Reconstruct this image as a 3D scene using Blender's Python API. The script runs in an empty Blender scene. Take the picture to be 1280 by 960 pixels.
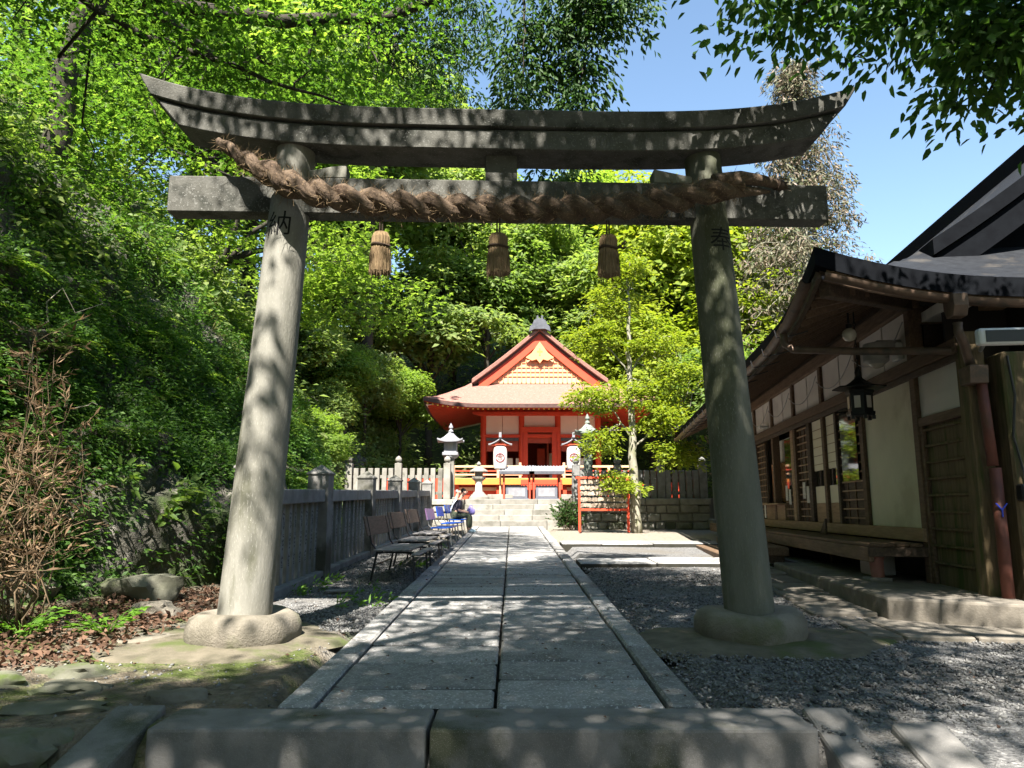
import bpy, bmesh, math, random
import numpy as np
from mathutils import Vector, Matrix, noise

R = math.radians
rng = np.random.default_rng(7)
random.seed(7)
scene = bpy.context.scene
COL = scene.collection

# ------------------------------------------------------------------ camera, sky, sun, exposure
CAM_H = 1.2
cam_data = bpy.data.cameras.new('camera')
cam_data.sensor_width = 36.0
cam_data.lens = 36.0 * 940.0 / 1280.0
cam_data.clip_end = 2000.0
cam = bpy.data.objects.new('camera', cam_data)
COL.objects.link(cam)
cam.location = (0, 0, CAM_H)
cam.rotation_euler = (R(90) + math.atan(157 / 940.0), 0, 0)
scene.camera = cam

SUN_EL, SUN_AZ = R(54), R(180 + 9)          # azimuth clockwise from +Y
to_sun = Vector((math.sin(SUN_AZ) * math.cos(SUN_EL), math.cos(SUN_AZ) * math.cos(SUN_EL), math.sin(SUN_EL)))
world = bpy.data.worlds.new('World')
scene.world = world
world.use_nodes = True
wn = world.node_tree
sky = wn.nodes.new('ShaderNodeTexSky')
sky.sky_type = 'NISHITA'
sky.sun_disc = False
sky.sun_elevation = SUN_EL
sky.sun_rotation = SUN_AZ
sky.air_density = 1.0
sky.dust_density = 0.4
sky.ozone_density = 1.4
tint = wn.nodes.new('ShaderNodeMix'); tint.data_type = 'RGBA'; tint.blend_type = 'MULTIPLY'
tint.inputs[0].default_value = 1.0
tint.inputs[7].default_value = (1.0, 1.02, 0.96, 1)
wn.links.new(sky.outputs[0], tint.inputs[6])
wn.links.new(tint.outputs[2], wn.nodes['Background'].inputs[0])
wn.nodes['Background'].inputs[1].default_value = 0.075
sl = bpy.data.lights.new('sun', 'SUN')
sl.energy = 5.0
sl.angle = R(0.53)
sl.color = (1.0, 0.95, 0.86)
sun = bpy.data.objects.new('sun', sl)
COL.objects.link(sun)
sun.rotation_euler = to_sun.to_track_quat('Z', 'Y').to_euler()
sun.location = (-10, -20, 30)
vs = scene.view_settings
vs.view_transform = 'Standard'
vs.look = 'None'
vs.gamma = 1.0
vs.exposure = 2.1
vs.use_curve_mapping = False
scene.render.engine = 'CYCLES'
cy = scene.cycles
cy.use_denoising = True
try:
    cy.denoiser = 'OPENIMAGEDENOISE'
    cy.denoising_input_passes = 'RGB_ALBEDO_NORMAL'
except Exception:
    pass
cy.max_bounces = 7
cy.diffuse_bounces = 4
cy.glossy_bounces = 3
cy.transmission_bounces = 5
cy.transparent_max_bounces = 6
cy.caustics_reflective = False
cy.caustics_refractive = False
cy.sample_clamp_indirect = 6.0

SLOPE = 0.0239                       # the whole approach rises gently away from the viewer
def gz(y):
    return SLOPE * y

# ------------------------------------------------------------------ materials
MATS = {}
def mat(name, c1, c2=None, scale=6.0, rough=0.85, bump=0.0, bscale=40.0, c3=None, s3=1.5, t3=0.55, metal=0.0,
        spec=0.3, stretch=None, var=0.0, detail=6.0, c4=None, s4=12.0, t4=0.62, w4=0.08, bdist=0.02):
    """noise-mixed colour c1/c2, patches of c3 (stains, moss), flecks of c4, bump; var = tone change per object"""
    m = bpy.data.materials.new(name)
    m.use_nodes = True
    nt = m.node_tree
    N, L = nt.nodes, nt.links
    b = N['Principled BSDF']
    b.inputs['Roughness'].default_value = rough
    b.inputs['Metallic'].default_value = metal
    b.inputs['Specular IOR Level'].default_value = spec
    tc = N.new('ShaderNodeTexCoord')
    vec = tc.outputs['Object']
    if stretch:
        mp = N.new('ShaderNodeMapping')
        mp.inputs['Scale'].default_value = stretch
        L.new(vec, mp.inputs['Vector'])
        vec = mp.outputs['Vector']
    oi = N.new('ShaderNodeObjectInfo')
    off = N.new('ShaderNodeVectorMath'); off.operation = 'ADD'
    sc_ = N.new('ShaderNodeMath'); sc_.operation = 'MULTIPLY'; sc_.inputs[1].default_value = 37.0
    L.new(oi.outputs['Random'], sc_.inputs[0])
    L.new(vec, off.inputs[0]); L.new(sc_.outputs[0], off.inputs[1])
    vec = off.outputs[0]
    def nz(s, d=detail, r=0.6):
        n = N.new('ShaderNodeTexNoise')
        n.inputs['Scale'].default_value = s
        n.inputs['Detail'].default_value = d
        n.inputs['Roughness'].default_value = r
        L.new(vec, n.inputs['Vector'])
        return n
    def ramp(src, lo, hi):
        r = N.new('ShaderNodeMapRange')
        r.inputs['From Min'].default_value = lo
        r.inputs['From Max'].default_value = hi
        L.new(src, r.inputs['Value'])
        return r.outputs[0]
    def mix(fac, a, bb):
        x = N.new('ShaderNodeMix'); x.data_type = 'RGBA'
        L.new(fac, x.inputs[0])
        for sock, v in ((x.inputs[6], a), (x.inputs[7], bb)):
            if isinstance(v, tuple):
                sock.default_value = (*v, 1)
            else:
                L.new(v, sock)
        return x.outputs[2]
    col = c1
    if c2:
        col = mix(ramp(nz(scale).outputs[0], 0.35, 0.65), c1, c2)
    if c3:
        col = mix(ramp(nz(s3, 8).outputs[0], t3, t3 + 0.12), col, c3)
    if c4:
        col = mix(ramp(nz(s4, 2).outputs[0], t4, t4 + w4), col, c4)
    if var:
        hs = N.new('ShaderNodeHueSaturation')
        mr = N.new('ShaderNodeMapRange')
        mr.inputs['To Min'].default_value = 1 - var
        mr.inputs['To Max'].default_value = 1 + var
        L.new(oi.outputs['Random'], mr.inputs['Value'])
        L.new(mr.outputs[0], hs.inputs['Value'])
        if isinstance(col, tuple):
            hs.inputs['Color'].default_value = (*col, 1)
        else:
            L.new(col, hs.inputs['Color'])
        col = hs.outputs[0]
    if isinstance(col, tuple):
        b.inputs['Base Color'].default_value = (*col, 1)
    else:
        L.new(col, b.inputs['Base Color'])
    if bump:
        bp = N.new('ShaderNodeBump')
        bp.inputs['Strength'].default_value = bump
        bp.inputs['Distance'].default_value = bdist
        L.new(nz(bscale, 5, 0.7).outputs[0], bp.inputs['Height'])
        L.new(bp.outputs[0], b.inputs['Normal'])
    MATS[name] = m
    return m

def leaf_mat(name, cols, trans=0.4, rough=0.55, tcol=None):
    """leaf tones picked per leaf; part of the light passes through the blade"""
    m = bpy.data.materials.new(name)
    m.use_nodes = True
    nt = m.node_tree
    N, L = nt.nodes, nt.links
    out = N['Material Output']
    b = N['Principled BSDF']
    b.inputs['Roughness'].default_value = rough
    b.inputs['Specular IOR Level'].default_value = 0.25
    g = N.new('ShaderNodeNewGeometry')
    cr = N.new('ShaderNodeValToRGB')
    cr.color_ramp.interpolation = 'LINEAR'
    els = cr.color_ramp.elements
    while len(els) < len(cols):
        els.new(0.5)
    for i, c in enumerate(cols):
        els[i].position = i / max(1, len(cols) - 1)
        els[i].color = (*c, 1)
    L.new(g.outputs['Random Per Island'], cr.inputs[0])
    L.new(cr.outputs[0], b.inputs['Base Color'])
    t = N.new('ShaderNodeBsdfTranslucent')
    tm = N.new('ShaderNodeMix'); tm.data_type = 'RGBA'; tm.blend_type = 'MULTIPLY'
    tm.inputs[0].default_value = 1.0
    tm.inputs[7].default_value = (*(tcol or (1.9, 2.0, 0.9)), 1)
    L.new(cr.outputs[0], tm.inputs[6])
    L.new(tm.outputs[2], t.inputs[0])
    ms = N.new('ShaderNodeMixShader')
    ms.inputs[0].default_value = trans
    L.new(b.outputs[0], ms.inputs[1]); L.new(t.outputs[0], ms.inputs[2])
    L.new(ms.outputs[0], out.inputs[0])
    MATS[name] = m
    return m

mat('granite_path', (0.26, 0.252, 0.245), (0.165, 0.16, 0.155), 14, 0.8, 0.35, 60, c3=(0.12, 0.115, 0.108), s3=1.5, t3=0.53, var=0.24, c4=(0.40, 0.39, 0.38), s4=55, t4=0.58, w4=0.05)
mat('granite_step', (0.20, 0.19, 0.18), (0.125, 0.12, 0.112), 4, 0.85, 0.3, 60, c3=(0.06, 0.065, 0.04), s3=1.6, t3=0.52, var=0.08, c4=(0.25, 0.24, 0.225), s4=230, t4=0.6)
mat('granite_torii', (0.115, 0.112, 0.10), (0.075, 0.073, 0.063), 7, 0.9, 0.35, 55, c3=(0.035, 0.036, 0.03), s3=2.6, t3=0.52, c4=(0.17, 0.168, 0.155), s4=60, t4=0.6)
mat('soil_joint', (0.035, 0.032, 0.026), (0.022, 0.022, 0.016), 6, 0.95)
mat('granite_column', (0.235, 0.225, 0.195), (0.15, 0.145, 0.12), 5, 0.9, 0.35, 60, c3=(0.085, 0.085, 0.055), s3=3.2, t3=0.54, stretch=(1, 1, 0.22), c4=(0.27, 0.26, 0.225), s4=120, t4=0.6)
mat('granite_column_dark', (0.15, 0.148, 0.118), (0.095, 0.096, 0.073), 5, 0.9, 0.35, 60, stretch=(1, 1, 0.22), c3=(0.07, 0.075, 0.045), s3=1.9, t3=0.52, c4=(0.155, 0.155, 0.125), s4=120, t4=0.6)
mat('pad_ground', (0.145, 0.125, 0.092), (0.085, 0.075, 0.052), 6, 0.95, 0.6, 25, c3=(0.07, 0.085, 0.028), s3=1.7, t3=0.52)
mat('base_stone', (0.22, 0.195, 0.158), (0.135, 0.12, 0.093), 4, 0.9, 0.7, 45, c3=(0.11, 0.115, 0.06), s3=1.6, t3=0.55)
mat('fence_stone', (0.235, 0.232, 0.228), (0.155, 0.153, 0.15), 5, 0.88, 0.3, 60, c3=(0.14, 0.14, 0.125), s3=2.0, t3=0.56, var=0.1)
mat('fence_post_stone', (0.21, 0.20, 0.19), (0.13, 0.125, 0.115), 4, 0.9, 0.3, 50, c3=(0.07, 0.068, 0.055), s3=1.8, t3=0.5, var=0.1)
mat('pale_stone', (0.25, 0.235, 0.21), (0.175, 0.165, 0.145), 3, 0.9, 0.3, 30, c3=(0.12, 0.115, 0.095), s3=1.7, t3=0.54, var=0.12)
mat('wall_stone', (0.30, 0.285, 0.25), (0.19, 0.18, 0.155), 3, 0.9, 0.5, 18, c3=(0.10, 0.105, 0.07), s3=1.3, t3=0.52, var=0.18)
mat('moss_stone', (0.16, 0.155, 0.12), (0.10, 0.10, 0.07), 3, 0.95, 0.5, 20, c3=(0.075, 0.10, 0.028), s3=1.7, t3=0.48, var=0.15)
mat('engraving', (0.012, 0.012, 0.012), rough=0.9)
mat('rope_straw', (0.125, 0.088, 0.06), (0.065, 0.044, 0.03), 9, 0.9, 0.6, 60, c3=(0.05, 0.03, 0.018), s3=3, t3=0.56, c4=(0.21, 0.14, 0.085), s4=60, t4=0.6)
mat('tassel_straw', (0.25, 0.175, 0.095), (0.13, 0.085, 0.045), 14, 0.9, 0.4, 60, stretch=(6, 6, 0.7), c3=(0.10, 0.06, 0.03), s3=5, t3=0.58)
mat('twine', (0.06, 0.04, 0.028), rough=0.9)
mat('gravel', (0.17, 0.165, 0.165), (0.085, 0.083, 0.083), 45, 0.95, 1.0, 55, c3=(0.115, 0.10, 0.085), s3=0.7, t3=0.5, c4=(0.27, 0.26, 0.25), s4=60, t4=0.62)
mat('dirt', (0.17, 0.14, 0.105), (0.11, 0.09, 0.066), 12, 0.95, 0.6, 40, c3=(0.085, 0.105, 0.03), s3=0.9, t3=0.53)
mat('sand', (0.26, 0.225, 0.185), (0.19, 0.165, 0.135), 8, 0.95, 0.3, 60)
mat('paving_warm', (0.19, 0.168, 0.14), (0.125, 0.11, 0.09), 5, 0.9, 0.35, 40, c3=(0.11, 0.10, 0.075), s3=1.5, t3=0.54, var=0.12)
mat('rock', (0.12, 0.112, 0.092), (0.055, 0.052, 0.042), 2.5, 0.95, 1.0, 6, bdist=0.12, c3=(0.045, 0.065, 0.02), s3=1.1, t3=0.46, c4=(0.24, 0.22, 0.19), s4=6, t4=0.66)
mat('hill_soil', (0.075, 0.085, 0.035), (0.04, 0.05, 0.02), 1.2, 0.95, 0.6, 5)
mat('wood_dark', (0.105, 0.072, 0.05), (0.055, 0.038, 0.027), 6, 0.75, 0.25, 40, stretch=(1, 6, 6), var=0.12)
mat('wood_brown', (0.165, 0.105, 0.066), (0.095, 0.06, 0.038), 5, 0.75, 0.25, 40, stretch=(0.8, 7, 7), var=0.12)
mat('wood_pale', (0.36, 0.235, 0.14), (0.25, 0.16, 0.095), 5, 0.7, 0.2, 40, stretch=(0.8, 7, 7), var=0.1)
mat('wood_moss', (0.17, 0.12, 0.066), (0.095, 0.07, 0.036), 5, 0.85, 0.3, 40, stretch=(7, 7, 0.8), c3=(0.06, 0.07, 0.02), s3=1.2, t3=0.52)
mat('bench_wood', (0.13, 0.092, 0.075), (0.075, 0.053, 0.044), 5, 0.7, 0.25, 40, stretch=(8, 0.7, 8), var=0.14)
mat('bench_slat_wood', (0.21, 0.20, 0.20), (0.13, 0.12, 0.12), 5, 0.65, 0.25, 40, stretch=(8, 0.7, 8), var=0.14)
mat('bench_iron', (0.02, 0.02, 0.022), rough=0.45, metal=0.3, spec=0.5)
mat('bench_blue', (0.012, 0.12, 0.60), (0.01, 0.10, 0.52), 3, 0.45, spec=0.3)
mat('bench_faded', (0.60, 0.28, 0.52), (0.42, 0.30, 0.62), 2.5, 0.4, spec=0.5)
mat('steel', (0.48, 0.46, 0.42), (0.40, 0.38, 0.34), 9, 0.45, metal=0.6)
mat('plaster_cream', (0.70, 0.64, 0.50), (0.63, 0.57, 0.44), 1.6, 0.9, 0.05, 60, c3=(0.54, 0.48, 0.35), s3=1.2, t3=0.54)
mat('plaster_white', (0.66, 0.60, 0.545), (0.58, 0.53, 0.48), 1.4, 0.9, 0.05, 60, c3=(0.50, 0.45, 0.40), s3=1.2, t3=0.58)
mat('shoji', (0.72, 0.65, 0.50), (0.67, 0.60, 0.46), 2, 0.8)
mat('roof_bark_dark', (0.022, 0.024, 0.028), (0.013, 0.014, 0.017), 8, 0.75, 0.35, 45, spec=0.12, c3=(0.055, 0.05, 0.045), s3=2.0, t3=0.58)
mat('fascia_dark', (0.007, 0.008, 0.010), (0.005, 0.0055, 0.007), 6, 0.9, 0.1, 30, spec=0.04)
mat('copper_brown', (0.15, 0.10, 0.072), (0.09, 0.062, 0.045), 6, 0.5, 0.1, 30, c3=(0.06, 0.055, 0.045), s3=3, t3=0.56, metal=0.35)
mat('pipe_red', (0.15, 0.05, 0.034), (0.095, 0.034, 0.024), 4, 0.6, 0.1, 30, c3=(0.09, 0.04, 0.025), s3=3, t3=0.6)
mat('pipe_rose', (0.38, 0.17, 0.14), (0.26, 0.12, 0.095), 4, 0.7, 0.1, 30)
mat('tape_blue', (0.03, 0.06, 0.5), rough=0.5)
mat('black_bronze', (0.017, 0.019, 0.018), (0.012, 0.013, 0.012), 8, 0.5, 0.1, 40, metal=0.4)
mat('lamp_glass', (0.42, 0.38, 0.32), rough=0.25, spec=0.5)
mat('white_plastic', (0.62, 0.62, 0.60), (0.55, 0.55, 0.53), 4, 0.4)
mat('grey_plastic', (0.30, 0.29, 0.275), (0.25, 0.24, 0.23), 4, 0.5)
mat('black_plastic', (0.02, 0.02, 0.022), rough=0.35, spec=0.5)
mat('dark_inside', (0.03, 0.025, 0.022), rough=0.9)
mat('paper', (0.78, 0.75, 0.68), (0.70, 0.67, 0.60), 4, 0.8)
mat('paper_print', (0.78, 0.75, 0.68), (0.30, 0.27, 0.25), 60, 0.8)
mat('glass_pane', (0.10, 0.11, 0.10), rough=0.04, spec=1.0, metal=0.75)
mat('glass_orange_reflection', (0.42, 0.22, 0.10), (0.34, 0.17, 0.08), 3, 0.1, spec=1.0, metal=0.4)  # warm orange reflection is painted into the pane colour
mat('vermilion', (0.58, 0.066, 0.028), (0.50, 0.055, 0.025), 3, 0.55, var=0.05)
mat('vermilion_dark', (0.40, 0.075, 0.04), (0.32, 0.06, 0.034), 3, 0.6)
mat('ochre_paint', (0.72, 0.22, 0.045), (0.64, 0.19, 0.04), 3, 0.55)
mat('gold_tip', (0.85, 0.55, 0.08), rough=0.4)
mat('gable_cream', (0.62, 0.36, 0.22), (0.56, 0.32, 0.19), 3, 0.7)
mat('gable_lattice', (0.72, 0.27, 0.13), rough=0.6)
mat('shrine_plaster', (0.78, 0.66, 0.60), (0.72, 0.60, 0.545), 2, 0.85)
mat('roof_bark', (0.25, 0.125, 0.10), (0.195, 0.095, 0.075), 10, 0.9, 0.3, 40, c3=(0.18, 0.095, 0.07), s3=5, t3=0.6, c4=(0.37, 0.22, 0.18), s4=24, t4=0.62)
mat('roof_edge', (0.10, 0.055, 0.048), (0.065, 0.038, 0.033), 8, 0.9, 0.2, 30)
mat('tile_grey', (0.095, 0.098, 0.115), (0.06, 0.063, 0.075), 8, 0.6, 0.2, 30)
mat('lantern_white', (0.62, 0.58, 0.54), (0.57, 0.53, 0.49), 3, 0.7)
mat('emblem_ink', (0.16, 0.025, 0.035), rough=0.8)
mat('verdigris', (0.20, 0.225, 0.19), (0.13, 0.15, 0.13), 5, 0.7, 0.2, 30, metal=0.2)
mat('pale_metal', (0.25, 0.25, 0.27), (0.18, 0.18, 0.2), 5, 0.6, 0.1, 30)
mat('box_grey', (0.13, 0.135, 0.165), (0.10, 0.105, 0.13), 5, 0.7, 0.1, 30)
mat('ema_wood', (0.42, 0.35, 0.27), (0.13, 0.09, 0.07), 28, 0.7, var=0.15)
mat('bark', (0.16, 0.135, 0.105), (0.085, 0.07, 0.053), 7, 0.95, 0.8, 25, stretch=(3, 3, 0.6), c3=(0.10, 0.115, 0.05), s3=1.4, t3=0.56)
mat('bark_dark', (0.055, 0.046, 0.036), (0.03, 0.026, 0.02), 7, 0.95, 0.6, 25, stretch=(3, 3, 0.6))
mat('bark_pale', (0.30, 0.28, 0.22), (0.20, 0.18, 0.14), 6, 0.95, 0.6, 25, stretch=(3, 3, 0.6), c3=(0.16, 0.17, 0.08), s3=1.5, t3=0.55)
mat('dry_stem', (0.17, 0.12, 0.072), (0.11, 0.078, 0.048), 8, 0.9)
mat('skin', (0.50, 0.30, 0.22), (0.46, 0.27, 0.20), 6, 0.6)
mat('hair_black', (0.018, 0.015, 0.014), rough=0.6)
mat('hair_grey', (0.30, 0.29, 0.28), (0.22, 0.21, 0.2), 20, 0.7)
mat('shirt_charcoal', (0.062, 0.055, 0.075), (0.05, 0.045, 0.06), 8, 0.9)
mat('shirt_white', (0.62, 0.66, 0.74), (0.55, 0.59, 0.68), 6, 0.9)
mat('trousers_olive', (0.075, 0.088, 0.055), (0.06, 0.07, 0.045), 8, 0.9)
mat('trousers_grey', (0.16, 0.17, 0.19), rough=0.9)
mat('shoes_pale', (0.42, 0.55, 0.62), rough=0.7)
mat('bag_lilac', (0.33, 0.27, 0.62), (0.24, 0.2, 0.5), 6, 0.7)
mat('bush_bag_black', (0.03, 0.03, 0.03), (0.02, 0.02, 0.02), 8, 0.8)

leaf_mat('leaf_maple', [(0.037, 0.088, 0.015), (0.069, 0.138, 0.022), (0.112, 0.188, 0.035)], 0.5)
leaf_mat('leaf_maple_light', [(0.092, 0.155, 0.023), (0.144, 0.218, 0.039), (0.201, 0.270, 0.063)], 0.52)
leaf_mat('leaf_dark', [(0.02, 0.05, 0.012), (0.035, 0.08, 0.018), (0.06, 0.11, 0.03)], 0.32)
leaf_mat('leaf_mid', [(0.067, 0.118, 0.025), (0.112, 0.174, 0.040), (0.168, 0.224, 0.065)], 0.48)
leaf_mat('leaf_yellow', [(0.121, 0.182, 0.020), (0.187, 0.242, 0.026), (0.253, 0.292, 0.039)], 0.48, tcol=(1.6, 1.6, 0.7))
leaf_mat('leaf_pale', [(0.092, 0.144, 0.037), (0.149, 0.207, 0.060), (0.218, 0.259, 0.092)], 0.48)
leaf_mat('leaf_cherry', [(0.025, 0.065, 0.014), (0.045, 0.10, 0.02), (0.075, 0.14, 0.03)], 0.45)
leaf_mat('leaf_conifer', [(0.075, 0.095, 0.045), (0.14, 0.125, 0.075), (0.19, 0.135, 0.105)], 0.15, tcol=(1.2, 1.2, 1.0))
leaf_mat('leaf_fern', [(0.030, 0.072, 0.014), (0.060, 0.132, 0.024), (0.114, 0.198, 0.046)], 0.4)
leaf_mat('leaf_grass', [(0.10, 0.12, 0.035), (0.19, 0.18, 0.07), (0.28, 0.25, 0.12)], 0.3, tcol=(1.3, 1.3, 0.8))
leaf_mat('leaf_dead', [(0.055, 0.03, 0.02), (0.10, 0.055, 0.034), (0.18, 0.105, 0.07)], 0.12, 0.7, (1.1, 1.0, 0.8))
leaf_mat('leaf_dry', [(0.136, 0.084, 0.048), (0.200, 0.128, 0.072), (0.272, 0.184, 0.112)], 0.25, 0.7, (1.1, 1.0, 0.8))
leaf_mat('leaf_bright', [(0.06, 0.14, 0.015), (0.09, 0.19, 0.022), (0.12, 0.23, 0.03)], 0.35)

# ------------------------------------------------------------------ mesh helpers
class MB:
    """collects shapes into one mesh"""
    def __init__(s):
        s.v, s.f = [], []
    def add(s, vs_, fs):
        o = len(s.v)
        s.v += [tuple(p) for p in vs_]
        s.f += [tuple(i + o for i in q) for q in fs]
        return s
    def box(s, x0, x1, y0, y1, z0, z1, M=None):
        p = [(x, y, z) for z in (z0, z1) for y in (y0, y1) for x in (x0, x1)]
        if M is not None:
            p = [M @ Vector(q) for q in p]
        return s.add(p, [(0, 2, 3, 1), (4, 5, 7, 6), (0, 1, 5, 4), (2, 6, 7, 3), (0, 4, 6, 2), (1, 3, 7, 5)])
    def beam(s, a, b, w, h, up=(0, 0, 1)):
        a, b = Vector(a), Vector(b)
        d = (b - a); L_ = d.length; d.normalize()
        r_ = d.cross(Vector(up))
        if r_.length < 1e-4:
            r_ = d.cross(Vector((0, 1, 0)))
        r_.normalize(); u = r_.cross(d)
        M = Matrix(((d.x, r_.x, u.x, a.x), (d.y, r_.y, u.y, a.y), (d.z, r_.z, u.z, a.z), (0, 0, 0, 1)))
        return s.box(0, L_, -w / 2, w / 2, -h / 2, h / 2, M)
    def tube(s, pts, rad, n=8, cap=True):
        pts = [Vector(p) for p in pts]
        if not hasattr(rad, '__len__'):
            rad = [rad] * len(pts)
        o = len(s.v)
        ref = Vector((0.31, 0.2, 0.93)).normalized()
        for i, p in enumerate(pts):
            d = (pts[min(i + 1, len(pts) - 1)] - pts[max(i - 1, 0)]).normalized()
            if abs(d.dot(ref)) > 0.95:
                ref = Vector((1, 0.1, 0)).normalized()
            a = d.cross(ref).normalized(); b = d.cross(a)
            for k in range(n):
                t = 2 * math.pi * k / n
                s.v.append(tuple(p + (a * math.cos(t) + b * math.sin(t)) * rad[i]))
        for i in range(len(pts) - 1):
            for k in range(n):
                k2 = (k + 1) % n
                s.f.append((o + i * n + k, o + i * n + k2, o + (i + 1) * n + k2, o + (i + 1) * n + k))
        if cap:
            s.f.append(tuple(o + k for k in range(n))[::-1])
            s.f.append(tuple(o + (len(pts) - 1) * n + k for k in range(n)))
        return s
    def lathe(s, prof, n=20, c=(0, 0, 0), lean=(0, 0), start=0.0):
        """prof = [(r, z)] bottom to top"""
        o = len(s.v)
        for r_, z in prof:
            for k in range(n):
                t = start + 2 * math.pi * k / n
                s.v.append((c[0] + lean[0] * z + r_ * math.cos(t), c[1] + lean[1] * z + r_ * math.sin(t), c[2] + z))
        for i in range(len(prof) - 1):
            for k in range(n):
                k2 = (k + 1) % n
                s.f.append((o + i * n + k, o + i * n + k2, o + (i + 1) * n + k2, o + (i + 1) * n + k))
        s.f.append(tuple(o + k for k in range(n))[::-1])
        s.f.append(tuple(o + (len(prof) - 1) * n + k for k in range(n)))
        return s
    def prism(s, poly, a, b, axis='y'):
        """poly of 2D points swept along axis from a to b"""
        def P(p, t):
            return {'y': (p[0], t, p[1]), 'x': (t, p[0], p[1]), 'z': (p[0], p[1], t)}[axis]
        n = len(poly); o = len(s.v)
        s.v += [P(p, a) for p in poly] + [P(p, b) for p in poly]
        for k in range(n):
            k2 = (k + 1) % n
            s.f.append((o + k, o + k2, o + n + k2, o + n + k))
        s.f.append(tuple(range(o + n - 1, o - 1, -1)))
        s.f.append(tuple(range(o + n, o + 2 * n)))
        return s
    def grid(s, P, nu, nv):
        """P[(i*nv+j)] points"""
        o = len(s.v)
        s.v += [tuple(p) for p in P]
        for i in range(nu - 1):
            for j in range(nv - 1):
                s.f.append((o + i * nv + j, o + (i + 1) * nv + j, o + (i + 1) * nv + j + 1, o + i * nv + j + 1))
        return s
    def mesh(s, name, bevel=0.0, smooth=False, segs=1, jitter=0.0):
        me = bpy.data.meshes.new(name)
        me.from_pydata(s.v, [], s.f)
        bm = bmesh.new(); bm.from_mesh(me)
        bmesh.ops.recalc_face_normals(bm, faces=bm.faces)
        if jitter:
            for v in bm.verts:
                v.co += Vector((random.uniform(-1, 1), random.uniform(-1, 1), random.uniform(-1, 1))) * jitter
        if bevel:
            es = [e for e in bm.edges if len(e.link_faces) == 2 and e.calc_face_angle(0) > 0.5]
            bmesh.ops.bevel(bm, geom=es, offset=bevel, segments=segs, affect='EDGES', profile=0.5)
        bm.to_mesh(me); bm.free()
        if smooth:
            me.polygons.foreach_set('use_smooth', [True] * len(me.polygons))
            if smooth != 'all':
                me.set_sharp_from_angle(angle=R(38))
        return me

def obj(name, me, material=None, parent=None, loc=None, rot=None):
    if isinstance(me, MB):
        me = me.mesh(name)
    if material and not me.materials:
        me.materials.append(MATS[material])
    o = bpy.data.objects.new(name, me)
    COL.objects.link(o)
    if parent is not None:
        o.parent = parent
    if loc is not None:
        o.location = loc
    if rot is not None:
        o.rotation_euler = rot
    return o

def tag(o, label=None, cat=None, group=None, kind=None):
    if label: o['label'] = label
    if cat: o['category'] = cat
    if group: o['group'] = group
    if kind: o['kind'] = kind
    return o

def thing(name, label, cat, loc=(0, 0, 0), rz=0.0, group=None):
    o = bpy.data.objects.new(name, None)
    COL.objects.link(o)
    o.location = loc
    o.rotation_euler = (0, 0, rz)
    return tag(o, label, cat, group)

def copy_tree(o, parent=None):
    c = o.copy()
    COL.objects.link(c)
    c.parent = parent
    for ch in [x for x in bpy.data.objects if x.parent == o]:
        copy_tree(ch, c)
    return c

def bx(w, d, h, bev=0.006, segs=1):
    """a bevelled block centred in x and y, standing on z = 0"""
    return MB().box(-w / 2, w / 2, -d / 2, d / 2, 0, h).mesh('block', bev, segs=segs)

def norm(a):
    return a / np.maximum(np.linalg.norm(a, axis=1, keepdims=True), 1e-9)

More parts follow.
